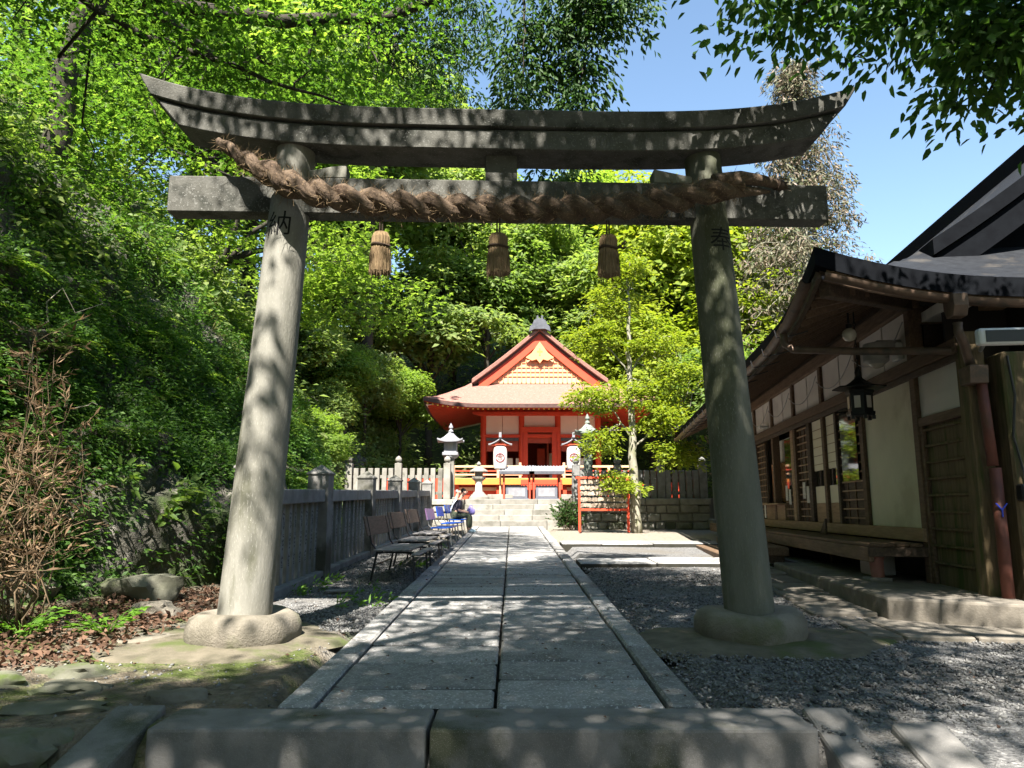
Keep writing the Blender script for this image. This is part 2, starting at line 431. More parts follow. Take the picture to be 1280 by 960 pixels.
def leaf_mesh(name, pos, dirv, nrm, L, W, fold=0.25, blades=1, spread=0.75, oval=False):
    """one folded rhombus for every leaf (blades > 1: a palmate fan)"""
    n = len(pos)
    if n == 0:
        n = 1; pos = np.zeros((1, 3)); dirv = np.array([[1., 0, 0]]); nrm = np.array([[0., 0, 1]]); L = np.array([.01]); W = L
    L = np.broadcast_to(np.asarray(L, float), (n,))[:, None]
    W = np.broadcast_to(np.asarray(W, float), (n,))[:, None]
    d = norm(dirv)
    s_ = norm(np.cross(d, nrm))
    u = np.cross(s_, d)
    if oval:
        co = np.stack([pos, pos + d * L * 0.28 + s_ * W * 0.46 + u * W * fold, pos + d * L * 0.68 + s_ * W * 0.38 + u * W * fold * 0.5, pos + d * L - u * L * 0.08,
                       pos + d * L * 0.68 - s_ * W * 0.38 + u * W * fold * 0.5, pos + d * L * 0.28 - s_ * W * 0.46 + u * W * fold], 1).reshape(-1, 3)
        st = (np.arange(n) * 6)[:, None, None]
        idx = (st + np.array([[0, 1, 2, 3], [0, 3, 4, 5]])[None]).reshape(-1)
        nf = 2 * n
    V = []
    for b in range(0 if oval else blades):
        a = (b - (blades - 1) / 2) * spread
        lf = 1.0 - 0.22 * abs(b - (blades - 1) / 2)
        db = d * math.cos(a) + s_ * math.sin(a)
        sb = -d * math.sin(a) + s_ * math.cos(a)
        V.append(np.stack([pos, pos + db * L * 0.45 * lf + sb * W * 0.5 + u * W * fold,
                           pos + db * L * lf, pos + db * L * 0.45 * lf - sb * W * 0.5 + u * W * fold], 1))
    if oval:
        pass
    elif blades == 1:
        co = V[0].reshape(-1, 3)
        idx = np.arange(4 * n)
        nf = n
    else:                                    # blades share the base vertex so that a leaf stays one island
        base = pos[:, None, :]
        co = np.concatenate([base] + [v[:, 1:, :] for v in V], 1)
        k = co.shape[1]
        co = co.reshape(-1, 3)
        st = (np.arange(n) * k)[:, None, None]
        q = np.array([[0, 1 + 3 * b, 2 + 3 * b, 3 + 3 * b] for b in range(blades)])[None]
        idx = (st + q).reshape(-1)
        nf = n * blades
    me = bpy.data.meshes.new(name)
    me.vertices.add(len(co)); me.vertices.foreach_set('co', co.astype(np.float32).ravel())
    me.loops.add(4 * nf); me.loops.foreach_set('vertex_index', idx.astype(np.int32))
    me.polygons.add(nf)
    me.polygons.foreach_set('loop_start', (np.arange(nf) * 4).astype(np.int32))
    me.polygons.foreach_set('loop_total', np.full(nf, 4, np.int32))
    me.update(calc_edges=True)
    return me

def wob(p, seed, f):
    """cheap smooth noise in about -1..1 for many points"""
    r_ = np.random.default_rng(seed)
    o = np.zeros(len(p))
    for k in range(5):
        w = r_.normal(size=3); w /= np.linalg.norm(w)
        o += np.sin(p @ w * f * (0.7 + 0.35 * k) + r_.uniform(0, 6.28)) / (1 + 0.3 * k)
    return o / 2.6

def sprays(C, r, n_per, L, droop=0.35, flat=0.12, up=0.8, out=1.0, g=None, down=0.25):
    """leaves on flat sprays round the centres C"""
    g = g or rng
    m = len(C)
    c = np.repeat(C, n_per, 0)
    rr = np.repeat(r if hasattr(r, '__len__') else np.full(m, r), n_per)
    k = len(c)
    th = g.uniform(0, 2 * np.pi, k); q = np.sqrt(g.uniform(0.02, 1, k))
    tilt = np.repeat(g.normal(0, 0.28, (m, 2)), n_per, 0)
    x, y = q * np.cos(th), q * np.sin(th)
    z = x * tilt[:, 0] + y * tilt[:, 1] - droop * q * q + g.normal(0, flat, k)
    p = c + np.stack([x, y, z], 1) * rr[:, None]
    d = np.stack([x * out + g.normal(0, 0.6, k), y * out + g.normal(0, 0.6, k), -down + g.normal(0, 0.3, k)], 1)
    nn = np.stack([g.normal(0, 0.45, k), g.normal(0, 0.45, k), np.full(k, up)], 1)
    ll = L * g.uniform(0.7, 1.25, k)
    return p, d, norm(nn), ll

def lobe_points(lobes, seed, hollow=2.4, freq=1.0, thr=-0.15):
    """spray centres inside ellipsoid lobes (cx,cy,cz,rx,ry,rz,count), thinned by noise so that gaps stay open"""
    g = np.random.default_rng(seed)
    out = []
    for (cx, cy_, cz, rx, ry, rz, cnt) in lobes:
        v = g.normal(size=(int(cnt * 1.9), 3)); v = norm(v)
        v *= (g.uniform(0, 1, len(v)) ** (1 / hollow))[:, None]
        p = v * np.array([rx, ry, rz]) + np.array([cx, cy_, cz])
        p = p[wob(p, seed, freq) > thr][:int(cnt)]
        out.append(p)
    return np.concatenate(out)

def branch_path(a, b, n=6, sag=0.0, jit=0.1, g=None):
    g = g or rng
    a, b = np.array(a, float), np.array(b, float)
    t = np.linspace(0, 1, n)[:, None]
    p = a * (1 - t) + b * t
    L_ = np.linalg.norm(b - a)
    p[1:-1] += g.normal(0, jit * L_ / n, (n - 2, 3))
    p[:, 2] += sag * L_ * np.sin(np.pi * t[:, 0])
    return [tuple(q) for q in p]

# ------------------------------------------------------------------ terrain
def foot(y):
    return np.interp(y, [-12, 2, 5, 7, 9.5, 14, 17.5, 20, 24, 29, 33, 37, 41], [-6.2, -5.6, -5.1, -4.7, -3.75, -3.45, -3.6, -4.9, -5.9, -6.0, -5.0, -4.5, -4.5])
PD = [0, 0.5, 1.5, 3, 6, 12, 25, 60, 120]
PZ = [0, 1.25, 3.1, 5.2, 8.5, 12.5, 18, 24, 28]
def hill_d(x, y):
    dx = foot(y) - x
    dy = (y - 41.5) * 0.8
    dr = (x - 15.0 - 0.05 * y) * 0.6
    return np.maximum(np.maximum(dx, dy), dr)
def hill_z(x, y):
    return gz(y) + np.interp(np.maximum(hill_d(x, y), 0), PD, PZ)

def fbm(p, oct=4):
    return noise.fractal(Vector(p), 0.9, 2.1, oct)

def ground_height(x, y):
    z = SLOPE * y - 0.03
    f = np.clip((4.12 - y) / 0.12, 0, 1) * np.clip((1.75 - x) / 0.15, 0, 1)
    z = z - f * 0.30
    fr = np.clip((4.4 - y) / 1.6, 0, 1) * np.clip((x - 1.6) / 0.3, 0, 1)
    z = z - fr * 0.22
    # litter slope rising to the bank, and the low mound on the left front
    z = z + np.clip((-2.95 - x) / 2.0, 0, 1.5) * 0.20 * np.clip((y - 3.5) / 2, 0, 1)
    return z

# the ground material: gravel, dirt with moss on the left, sandy in front of the terrace
gm = bpy.data.materials.new('ground_mix'); gm.use_nodes = True
nt = gm.node_tree; N, L = nt.nodes, nt.links
bs = N['Principled BSDF']; bs.inputs['Roughness'].default_value = 0.95; bs.inputs['Specular IOR Level'].default_value = 0.2
tc = N.new('ShaderNodeTexCoord'); sp = N.new('ShaderNodeSeparateXYZ'); L.new(tc.outputs['Object'], sp.inputs[0])
def gn(s, d=5, r=0.6, typ='ShaderNodeTexNoise'):
    n = N.new(typ); n.inputs['Scale'].default_value = s
    if typ == 'ShaderNodeTexNoise':
        n.inputs['Detail'].default_value = d; n.inputs['Roughness'].default_value = r
    L.new(tc.outputs['Object'], n.inputs['Vector']); return n
def gmr(src, a, b):
    r_ = N.new('ShaderNodeMapRange'); r_.inputs['From Min'].default_value = a; r_.inputs['From Max'].default_value = b
    L.new(src, r_.inputs['Value']); return r_.outputs[0]
def gmath(op, a, b):
    m_ = N.new('ShaderNodeMath'); m_.operation = op
    for i, q in enumerate((a, b)):
        if isinstance(q, (int, float)): m_.inputs[i].default_value = q
        else: L.new(q, m_.inputs[i])
    return m_.outputs[0]
def gmix(f, a, b):
    x_ = N.new('ShaderNodeMix'); x_.data_type = 'RGBA'; L.new(f, x_.inputs[0])
    for s_, q in ((x_.inputs[6], a), (x_.inputs[7], b)):
        if isinstance(q, tuple): s_.default_value = (*q, 1)
        else: L.new(q, s_)
    return x_.outputs[2]
big = gn(0.9, 6)
vo = gn(42, typ='ShaderNodeTexVoronoi')
grav = gmix(gmr(vo.outputs['Color'], 0.1, 0.9), (0.075, 0.074, 0.076), (0.23, 0.225, 0.22))
grav = gmix(gmr(big.outputs[0], 0.45, 0.7), grav, (0.15, 0.135, 0.115))
dirt = gmix(gmr(gn(9).outputs[0], 0.35, 0.65), (0.10, 0.083, 0.06), (0.19, 0.16, 0.12))
dirt = gmix(gmr(gn(1.1, 8).outputs[0], 0.50, 0.58), dirt, (0.075, 0.095, 0.026))
sand = gmix(gmr(gn(14).outputs[0], 0.35, 0.65), (0.28, 0.245, 0.20), (0.19, 0.165, 0.135))
wobn = gmath('MULTIPLY', gmath('SUBTRACT', big.outputs[0], 0.5), 1.6)
xw = gmath('ADD', sp.outputs['X'], wobn); yw = gmath('ADD', sp.outputs['Y'], wobn)
left_front = gmath('MULTIPLY', gmr(xw, -1.2, -1.5), gmr(yw, 7.4, 6.6))
far_left = gmr(xw, -2.75, -3.0)
is_dirt = gmath('MAXIMUM', left_front, far_left)
c = gmix(is_dirt, grav, dirt)
c = gmix(gmr(yw, 18.2, 18.5), c, sand)
L.new(c, bs.inputs['Base Color'])
bp = N.new('ShaderNodeBump'); bp.inputs['Strength'].default_value = 0.9; bp.inputs['Distance'].default_value = 0.025
L.new(gmath('ADD', gmath('MULTIPLY', vo.outputs['Distance'], 0.8), gn(30).outputs[0]), bp.inputs['Height'])
L.new(bp.outputs[0], bs.inputs['Normal'])
MATS['ground_mix'] = gm

def np_grid(name, X, Y, Z, material, smooth=True):
    nu, nv = X.shape
    co = np.stack([X, Y, Z], -1).reshape(-1, 3).astype(np.float32)
    i, j = np.meshgrid(np.arange(nu - 1), np.arange(nv - 1), indexing='ij')
    a = (i * nv + j).ravel()
    idx = np.stack([a, a + nv, a + nv + 1, a + 1], 1).ravel().astype(np.int32)
    nf = len(a)
    me = bpy.data.meshes.new(name)
    me.vertices.add(len(co)); me.vertices.foreach_set('co', co.ravel())
    me.loops.add(4 * nf); me.loops.foreach_set('vertex_index', idx)
    me.polygons.add(nf)
    me.polygons.foreach_set('loop_start', (np.arange(nf) * 4).astype(np.int32))
    me.polygons.foreach_set('loop_total', np.full(nf, 4, np.int32))
    if smooth:
        me.polygons.foreach_set('use_smooth', np.ones(nf, bool))
    me.update(calc_edges=True)
    return obj(name, me, material)

# ground: fine near the viewer, stretched out to the horizon
xs = np.concatenate([[-400, -120, -40, -16], np.arange(-9, 8.01, 0.11), [12, 20, 45, 120, 400]])
ys = np.concatenate([[-300, -60, -12, -2, 0.5, 1.5], np.arange(2.0, 19, 0.11), np.arange(19, 46, 1.5), [60, 120, 300, 600]])
GX, GY = np.meshgrid(xs, ys, indexing='ij')
GZ = ground_height(GX, np.minimum(GY, 46))
near = (np.abs(GX) < 9.5) & (GY > 1.8) & (GY < 20)
wv = wob(np.stack([GX.ravel(), GY.ravel(), 0 * GX.ravel()], 1), 3, 2.4).reshape(GX.shape)
wf = wob(np.stack([GX.ravel(), GY.ravel(), 0 * GX.ravel()], 1), 9, 9.0).reshape(GX.shape)
onpath = (GX > -1.5) & (GX < 1.25) & (GY > 3.9)
GZ = GZ + np.where(near & ~onpath, 0.012 * wv + 0.007 * wf, 0) - np.where(onpath, 0.10, 0)
tag(np_grid('ground', GX, GY, GZ, 'ground_mix'), kind='structure')

# steep rocky bank on the left
qs = np.concatenate([np.linspace(-0.5, 4, 76), np.linspace(4.1, 12, 44)])
by = np.linspace(-9, 32, 290)
BX, BY, BZ = (np.zeros((len(by), len(qs))) for _ in range(3))
for i, y in enumerate(by):
    fx = float(foot(y))
    for j, q in enumerate(qs):
        d0 = np.interp(q, [-0.5, 0, 3.4, 6.0, 12], [-0.5, 0, 1.55, 3.2, 8.0])
        z0 = float(np.interp(max(d0, 0), PD, PZ)) + gz(y) - 0.05 + (0.12 if q > 0 else -0.25)
        amp = 0.75 * min(1.0, max(0.0, (q + 0.3) / 0.7))
        p = (y * 0.55, q * 0.6, 0.0)
        n1 = fbm(p, 5) * 0.55
        n2 = abs(noise.noise(Vector((y * 1.7, q * 1.5, 4.2)))) * 0.5 - 0.15
        n3 = fbm((y * 3.6, q * 3.6, 9.0), 4) * 0.24
        k = amp * (n1 + n2 + n3)
        BX[i, j], BY[i, j], BZ[i, j] = fx - d0 + k * 0.85, y, z0 + k * 0.35
bank = tag(np_grid('rocky_bank', BX, BY, BZ, 'rock'), kind='structure')

# wooded hill behind and around
hx = np.concatenate([[-160, -90], np.arange(-60, 70, 2.0), [90, 160]])
hy = np.concatenate([[-60, -30], np.arange(-14, 90, 2.0), [110, 150, 220]])
HX, HY = np.meshgrid(hx, hy, indexing='ij')
HD = hill_d(HX, HY)
HZ = hill_z(HX, HY) - 0.5 - 0.6 * np.exp(-np.maximum(HD, 0) / 3) + 0.5 * wob(np.stack([HX.ravel(), HY.ravel(), 0 * HX.ravel()], 1), 5, 0.35).reshape(HX.shape)
HZ = np.where(HD < 0, gz(HY) - 1.5, HZ)
tag(np_grid('hillside', HX, HY, HZ, 'hill_soil'), kind='structure')

# ------------------------------------------------------------------ stone path
path = thing('stone_path', 'long grey granite slab path leading from the step to the shrine stairs', 'path')
path['kind'] = 'structure'; del path['category']
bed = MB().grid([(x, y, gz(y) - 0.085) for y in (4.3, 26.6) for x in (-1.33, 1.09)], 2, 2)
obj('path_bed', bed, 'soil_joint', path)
tilt = math.atan(SLOPE)
def slab(x0, x1, y0, y1, parent, m, g=0.013, th=0.12, name='slab', lift=0.0, bev=0.016):
    gy = g * 1.7
    me = MB().box(-(x1 - x0) / 2 + g * 0.6, (x1 - x0) / 2 - g * 0.6, -(y1 - y0) / 2 + gy, (y1 - y0) / 2 - gy, -th, 0).mesh(name, bev, jitter=0.004)
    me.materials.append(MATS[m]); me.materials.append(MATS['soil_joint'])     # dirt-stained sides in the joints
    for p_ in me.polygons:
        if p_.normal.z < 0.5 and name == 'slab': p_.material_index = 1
    yc = (y0 + y1) / 2
    return obj(name, me, m, parent, ((x0 + x1) / 2, yc, gz(yc) + lift + random.uniform(-0.006, 0.006)),
               (tilt + random.uniform(-0.007, 0.007), random.uniform(-0.002, 0.002), random.uniform(-0.003, 0.003)))
for (x0, x1, sd) in ((-1.12, -0.097, 3), (-0.093, 0.878, 5)):
    r_ = random.Random(sd); y = 4.47
    while y < 26.2:
        l_ = r_.choice([0.36, 0.42, 0.5, 0.58, 0.66, 0.78])
        y2 = min(y + l_, 26.4)
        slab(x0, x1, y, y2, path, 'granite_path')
        y = y2
for (x0, x1, sd) in ((-1.335, -1.125, 8), (0.885, 1.095, 9)):
    r_ = random.Random(sd); y = 4.47
    while y < 26.0:
        y2 = min(y + r_.uniform(1.2, 2.1), 26.4)
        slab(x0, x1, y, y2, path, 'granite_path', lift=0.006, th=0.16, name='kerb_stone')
        y = y2

# the step in front and its sloping side stones
step = thing('stone_step', 'long low granite step in the foreground at the start of the path', 'step')
for (a, b) in ((-1.86, -0.435), (-0.42, 1.56)):
    me = MB().box(a, b, 4.05, 4.462, -0.32, 0.104).mesh('step_block', 0.018, segs=2, jitter=0.004)
    obj('step_block', me, 'granite_step', step)
def side_stone(label, a, b, w, h):
    me = MB().beam(a, b, w, h).mesh('side_stone', 0.02, segs=2, jitter=0.008)
    tag(obj('side_stone', me, 'granite_step'), label, 'kerb', 'sloping side stones of the step')
side_stone('sloping stone block at the left end of the front step', (-2.06, 4.44, 0.03), (-2.0, 2.7, -0.30), 0.27, 0.20)
side_stone('narrow sloping stone touching the right end of the front step', (1.73, 4.44, 0.02), (1.62, 2.7, -0.33), 0.24, 0.20)
side_stone('outer sloping stone at the lower right beside the gravel', (2.12, 4.2, 0.0), (2.0, 2.6, -0.34), 0.26, 0.22)
# lower ground in front of the step is part of the ground sheet

# cross strips of paving on the right
strip_labels = ['row of grey paving slabs crossing the gravel right of the path, nearer one', 'row of sunlit paving slabs crossing right of the path, farther one']
for k, (y0, y1, xe) in enumerate(((12.5, 13.5, 5.0), (17.0, 18.1, 5.6))):
    t = thing('paving_strip', strip_labels[k], 'paving', group='paving strips')
    t['kind'] = 'structure'; del t['category']
    r_ = random.Random(20 + k); x = 1.11
    while x < xe:
        x2 = min(x + r_.uniform(0.8, 1.3), xe + 0.1)
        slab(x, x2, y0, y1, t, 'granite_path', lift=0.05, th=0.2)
        x = x2

# ------------------------------------------------------------------ terrace, stairs and its stone walls
TZ = 1.58
ter = thing('terrace', 'raised stone terrace that carries the vermilion shrine', 'terrace')
ter['kind'] = 'structure'; del ter['category']
obj('terrace_ground', MB().box(-14, 14, 28.4, 46, -1.0, TZ), 'sand', ter)
obj('terrace_ground', MB().box(1.98, 14, 25.2, 28.4, -1.0, TZ - 0.003), 'sand', ter)
obj('terrace_ground', MB().box(-14, -1.75, 27.6, 28.4, -1.0, TZ - 0.003), 'sand', ter)
stairs = thing('stone_stairs', 'pale stone stairs rising from the path to the shrine terrace', 'stairs')
zb = gz(26.4)
nst = 5
for k in range(nst):
    z0, z1 = zb + (TZ - zb) * k / nst, zb + (TZ - zb) * (k + 1) / nst
    y0 = 26.45 + 0.39 * k
    r_ = random.Random(k + 40); x = -1.72
    while x < 1.9:
        x2 = min(x + r_.uniform(1.0, 1.7), 1.95)
        if 1.95 - x2 < 0.5: x2 = 1.95
        me = MB().box(x + 0.006, x2 - 0.006, y0, y0 + 0.6 if k < nst - 1 else 28.39, z0 - 0.3, z1 - 0.002).mesh('stair_block', 0.015, jitter=0.004)
        obj('stair_block', me, 'pale_stone', stairs)
        x = x2

def rubble_wall(name, label, x0, x1, yf, z0, z1, rows, seed, cap=True):
    t = thing(name, label, 'wall')
    r_ = random.Random(seed)
    obj('wall_core', MB().box(x0 + 0.05, x1 - 0.05, yf + 0.12, yf + 0.5, z0 - 0.4, z1 - 0.03), 'wall_stone', t)
    top = z1 - (0.2 if cap else 0)
    for r0 in range(rows):
        za, zc = z0 - 0.05 + (top - z0 + 0.05) * r0 / rows, z0 - 0.05 + (top - z0 + 0.05) * (r0 + 1) / rows
        x = x0
        while x < x1 - 0.05:
            x2 = min(x + r_.uniform(0.28, 0.6), x1)
            if x1 - x2 < 0.22: x2 = x1
            bmx = MB().box(x + 0.012, x2 - 0.012, yf + r_.uniform(-0.03, 0.03), yf + 0.3, za + 0.012, zc - 0.012).mesh('stone', 0.045, segs=2, jitter=0.02)
            obj('stone', bmx, 'wall_stone', t)
            x = x2
    if cap:
        x = x0 - 0.04
        while x < x1:
            x2 = min(x + r_.uniform(0.9, 1.5), x1 + 0.04)
            obj('coping_stone', MB().box(x + 0.006, x2 - 0.006, yf - 0.07, yf + 0.45, top, z1).mesh('coping_stone', 0.02, jitter=0.006), 'wall_stone', t)
            x = x2
    return t
rubble_wall('terrace_wall', 'rough stone retaining wall under the right picket row, behind the prayer board rack', 2.02, 6.45, 24.75, gz(24.7), 1.56, 3, 4)
rubble_wall('terrace_wall', 'stone retaining wall left of the stairs behind the seated people', -6.6, -1.8, 27.2, gz(27), 1.56, 3, 6)

# ------------------------------------------------------------------ picket rows (stone posts) on the terrace
def post_mesh(w, h, cap):
    m = MB().box(-w / 2, w / 2, -w / 2, w / 2, 0, h)
    if cap == 'onion':
        m.lathe([(w * 0.30, h), (w * 0.30, h + 0.04), (w * 0.48, h + 0.09), (w * 0.5, h + 0.15), (w * 0.36, h + 0.21), (w * 0.06, h + 0.27)], 10)
    return m.mesh('stone_picket', 0.012)
def picket_row(label, x0, x1, y, z, n, h, w, big_every, m, rail=True, skip=()):
    t = thing('picket_row', label, 'fence', group='stone picket rows on the terrace')
    a, b = post_mesh(w, h, None), post_mesh(w * 1.45, h + 0.18, 'onion')
    for me in (a, b): me.materials.append(MATS[m])
    for k in range(n):
        x = x0 + (x1 - x0) * k / (n - 1)
        bigp = (k % big_every == 0)
        obj('post' if bigp else 'picket', b if bigp else a, None, t, (x, y + random.uniform(-.01, .01), z), (0, random.uniform(-.015, .015), random.uniform(-.04, .04)))
    if rail:
        obj('rail', MB().box(x0, x1, y + w * 0.15, y + w * 0.45, z + h * 0.68, z + h * 0.78).mesh('rail', 0.006), m, t)
        obj('rail', MB().box(x0, x1, y + w * 0.15, y + w * 0.45, z + h * 0.15, z + h * 0.25).mesh('rail', 0.006), m, t)
picket_row('pale stone picket row left of the stairs, below the wooded slope', -5.9, -2.35, 27.45, 1.56, 15, 1.12, 0.17, 7, 'pale_stone')
picket_row('grey stone picket row above the rough wall, right of the thin tree', 2.1, 6.3, 25.0, 1.56, 19, 0.92, 0.17, 6, 'fence_stone')
def red_fence(label, x0, x1, y, h):
    t = thing('red_fence', label, 'fence', group='vermilion board fences behind the pickets')
    n = int((x1 - x0) / 0.24)
    me = MB().box(-0.095, 0.095, -0.02, 0.02, 0, h).mesh('board', 0.004); me.materials.append(MATS['vermilion'])
    for k in range(n):
        obj('board', me, None, t, (x0 + (x1 - x0) * (k + 0.5) / n, y, TZ))
    obj('rail', MB().box(x0, x1, y + 0.025, y + 0.09, TZ + h * 0.8, TZ + h * 0.9), 'vermilion', t)
red_fence('vermilion board fence glimpsed between the left stone pickets', -4.9, -2.2, 28.9, 0.85)
red_fence('vermilion board fence glimpsed between the right stone pickets', 2.4, 6.0, 26.4, 0.55)
t = thing('gate_pillar', 'squat stone pillar on a block at the right end of the rough wall', 'pillar', (6.75, 24.6, gz(24.6)))
obj('plinth', bx(0.8, 0.8, 0.32, 0.03), 'pale_stone', t)
obj('shaft', MB().box(-0.2, 0.2, -0.2, 0.2, 0.32, 1.55).lathe([(0.12, 1.55), (0.2, 1.66), (0.19, 1.74), (0.02, 1.9)], 10).mesh('shaft', 0.02), 'pale_stone', t)

# ------------------------------------------------------------------ stone fence along the path
fence = thing('stone_fence', 'grey stone fence with capped posts and pickets along the left of the path', 'fence')
FX = -2.86
fys = [8.4, 11.35, 14.95, 18.55, 22.15, 25.6]
pm = MB().box(-0.155, 0.155, -0.155, 0.155, -0.1, 1.47)
pm.add([(-0.175, -0.175, 1.47), (0.175, -0.175, 1.47), (0.175, 0.175, 1.47), (-0.175, 0.175, 1.47), (0, 0, 1.60),
        (-0.175, -0.175, 1.44), (0.175, -0.175, 1.44), (0.175, 0.175, 1.44), (-0.175, 0.175, 1.44)],
       [(0, 1, 4), (1, 2, 4), (2, 3, 4), (3, 0, 4), (5, 6, 1, 0), (6, 7, 2, 1), (7, 8, 3, 2), (8, 5, 0, 3), (8, 7, 6, 5)])
pme = pm.mesh('post', 0.008); pme.materials.append(MATS['fence_post_stone'])
pk = bx(0.06, 0.115, 1.0, 0.007); pk.materials.append(MATS['fence_stone'])
# tiny carved name columns, one shared mesh, on the path side of each picket
em = MB()
r_ = random.Random(3)
for k in range(13):
    z = 0.86 - k * 0.052
    if k in (4, 9): continue
    for q in range(5):
        a0, b0 = r_.uniform(-0.028, 0.028), r_.uniform(-0.017, 0.017)
        if r_.random() < 0.5:
            em.box(0.0303, 0.0317, a0 - 0.014, a0 + 0.014, z + b0 - 0.003, z + b0 + 0.003)
        else:
            em.box(0.0303, 0.0317, a0 - 0.003, a0 + 0.003, z + b0 - 0.012, z + b0 + 0.012)
eme = em.mesh('carved_name'); eme.materials.append(MATS['engraving'])
for i, y in enumerate(fys):
    obj('post', pme, None, fence, (FX, y, gz(y)), (0, 0, random.uniform(-.02, .02)))
    if i == len(fys) - 1: break
    y2 = fys[i + 1]
    ya, yb = y + 0.16, y2 - 0.16
    zc = gz((ya + yb) / 2)
    for (z0, z1, w, nm) in ((1.04, 1.225, 0.235, 'top_rail'), (-0.06, 0.06, 0.26, 'bottom_rail')):
        me = MB().box(-w / 2, w / 2, -(yb - ya) / 2, (yb - ya) / 2, z0, z1).mesh(nm, 0.012, jitter=0.002)
        obj(nm, me, 'fence_stone', fence, (FX, (ya + yb) / 2, zc), (tilt, 0, 0))
    npk = 10
    for k in range(npk):
        yy = ya + (yb - ya) * (k + 0.5) / npk
        p_ = obj('picket', pk, None, fence, (FX + random.uniform(-.006, .006), yy, gz(yy) + 0.05), (0, random.uniform(-.012, .012), random.uniform(-.05, .05)))
        tag(obj('carved_name', eme, None, p_), kind='stuff')

# ------------------------------------------------------------------ torii
torii = thing('torii_gate', 'large weathered grey stone torii gate standing over the path', 'gate', (-0.10, 6.525, 0), R(2.05))
zb = 0.30
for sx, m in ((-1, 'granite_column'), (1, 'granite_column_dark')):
    r0 = 0.218 if sx < 0 else 0.208
    h = 4.46 - zb
    lean = -sx * 0.235 / h
    n = 22
    prof = [(r0 * (1 - 0.21 * (k / (n - 1)) ** 1.1), h * k / (n - 1)) for k in range(n)]
    c_ = MB().lathe(prof, 40, (sx * 2.115, 0, zb), (lean, 0))
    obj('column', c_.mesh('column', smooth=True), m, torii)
    # rounded base stone with a hollow ring look
    pr = [(0.40, -0.1), (0.44, -0.04), (0.462, 0.04), (0.458, 0.12), (0.43, 0.18), (0.37, 0.215), (0.30, 0.212), (0.2, 0.20)]
    b_ = MB().lathe(pr, 40, (sx * 2.115, 0, 0.155)).mesh('base_stone', smooth='all')
    for v in b_.vertices:
        a_ = math.atan2(v.co.y, v.co.x - sx * 2.115)
        k_ = 1 + 0.035 * math.sin(3 * a_ + sx) + 0.02 * math.sin(7 * a_)
        v.co.x = sx * 2.115 + (v.co.x - sx * 2.115) * k_; v.co.y *= k_
        v.co.z += 0.014 * math.sin(2 * a_ + 1.5 * sx)
    obj('base_stone', b_, 'base_stone', torii)
def sweep_bar(x0b, x1b, x0t, x1t, secs, curve, n=49):
    """bar along x; secs = list of (y, z) outline; ends slanted from the bottom to the top of the outline"""
    zs_ = [q[1] for q in secs]; zl, zh = min(zs_), max(zs_)
    m = MB(); k = len(secs)
    for i in range(n):
        t = i / (n - 1)
        for (y, z) in secs:
            f = (z - zl) / (zh - zl)
            a = x0b + (x0t - x0b) * f; b = x1b + (x1t - x1b) * f
            x = a + (b - a) * t
            m.v.append((x, y, z + curve(x)))
    for i in range(n - 1):
        for q in range(k):
            q2 = (q + 1) % k
            m.f.append((i * k + q, i * k + q2, (i + 1) * k + q2, (i + 1) * k + q))
    m.f.append(tuple(range(k))[::-1]); m.f.append(tuple((n - 1) * k + q for q in range(k)))
    return m
cv = lambda x: 0.31 * (abs(x) / 3.3) ** 4
obj('lower_lintel', sweep_bar(-2.88, 2.93, -3.09, 3.12, [(-0.2, 4.40), (0.2, 4.40), (0.205, 4.585), (-0.205, 4.585)], cv).mesh('lower_lintel', 0.008), 'granite_torii', torii)
obj('top_lintel', sweep_bar(-3.13, 3.16, -3.30, 3.34, [(-0.235, 4.60), (0.235, 4.60), (0.255, 4.755), (0.0, 4.83), (-0.255, 4.755)], cv).mesh('top_lintel', 0.008), 'granite_torii', torii)
obj('lintel_joint', sweep_bar(-2.95, 3.0, -3.0, 3.05, [(-0.17, 4.57), (0.17, 4.57), (0.17, 4.615), (-0.17, 4.615)], cv), 'granite_torii', torii)
obj('tie_beam', MB().box(-2.97, 3.0, -0.095, 0.095, 3.81, 4.15).mesh('tie_beam', 0.01), 'granite_torii', torii)
obj('centre_strut', MB().box(-0.145, 0.145, -0.075, 0.075, 4.14, 4.42).mesh('centre_strut', 0.008), 'granite_torii', torii)
for sx in (-1, 1):
    xo = sx * 1.92
    for dx in ((0.17, 0.52), (-0.52, -0.17)):
        poly = [(xo + dx[0], 4.152), (xo + dx[1], 4.152), (xo + dx[1], 4.255 if dx[1] > 0 and sx < 0 or dx[1] < 0 else 4.2), (xo + dx[0], 4.2 if dx[0] > 0 and sx < 0 or dx[1] < 0 and sx < 0 else 4.255)]
        if sx < 0 and dx[0] > 0 or sx > 0 and dx[0] < 0:
            big_end = xo + (dx[1] if dx[0] > 0 else dx[0])
            sm_end = xo + (dx[0] if dx[0] > 0 else dx[1])
            poly = [(sm_end, 4.152), (big_end, 4.152), (big_end, 4.285), (sm_end, 4.215)]
            obj('wedge', MB().prism(poly, -0.09, 0.09).mesh('wedge', 0.006), 'granite_column', torii)
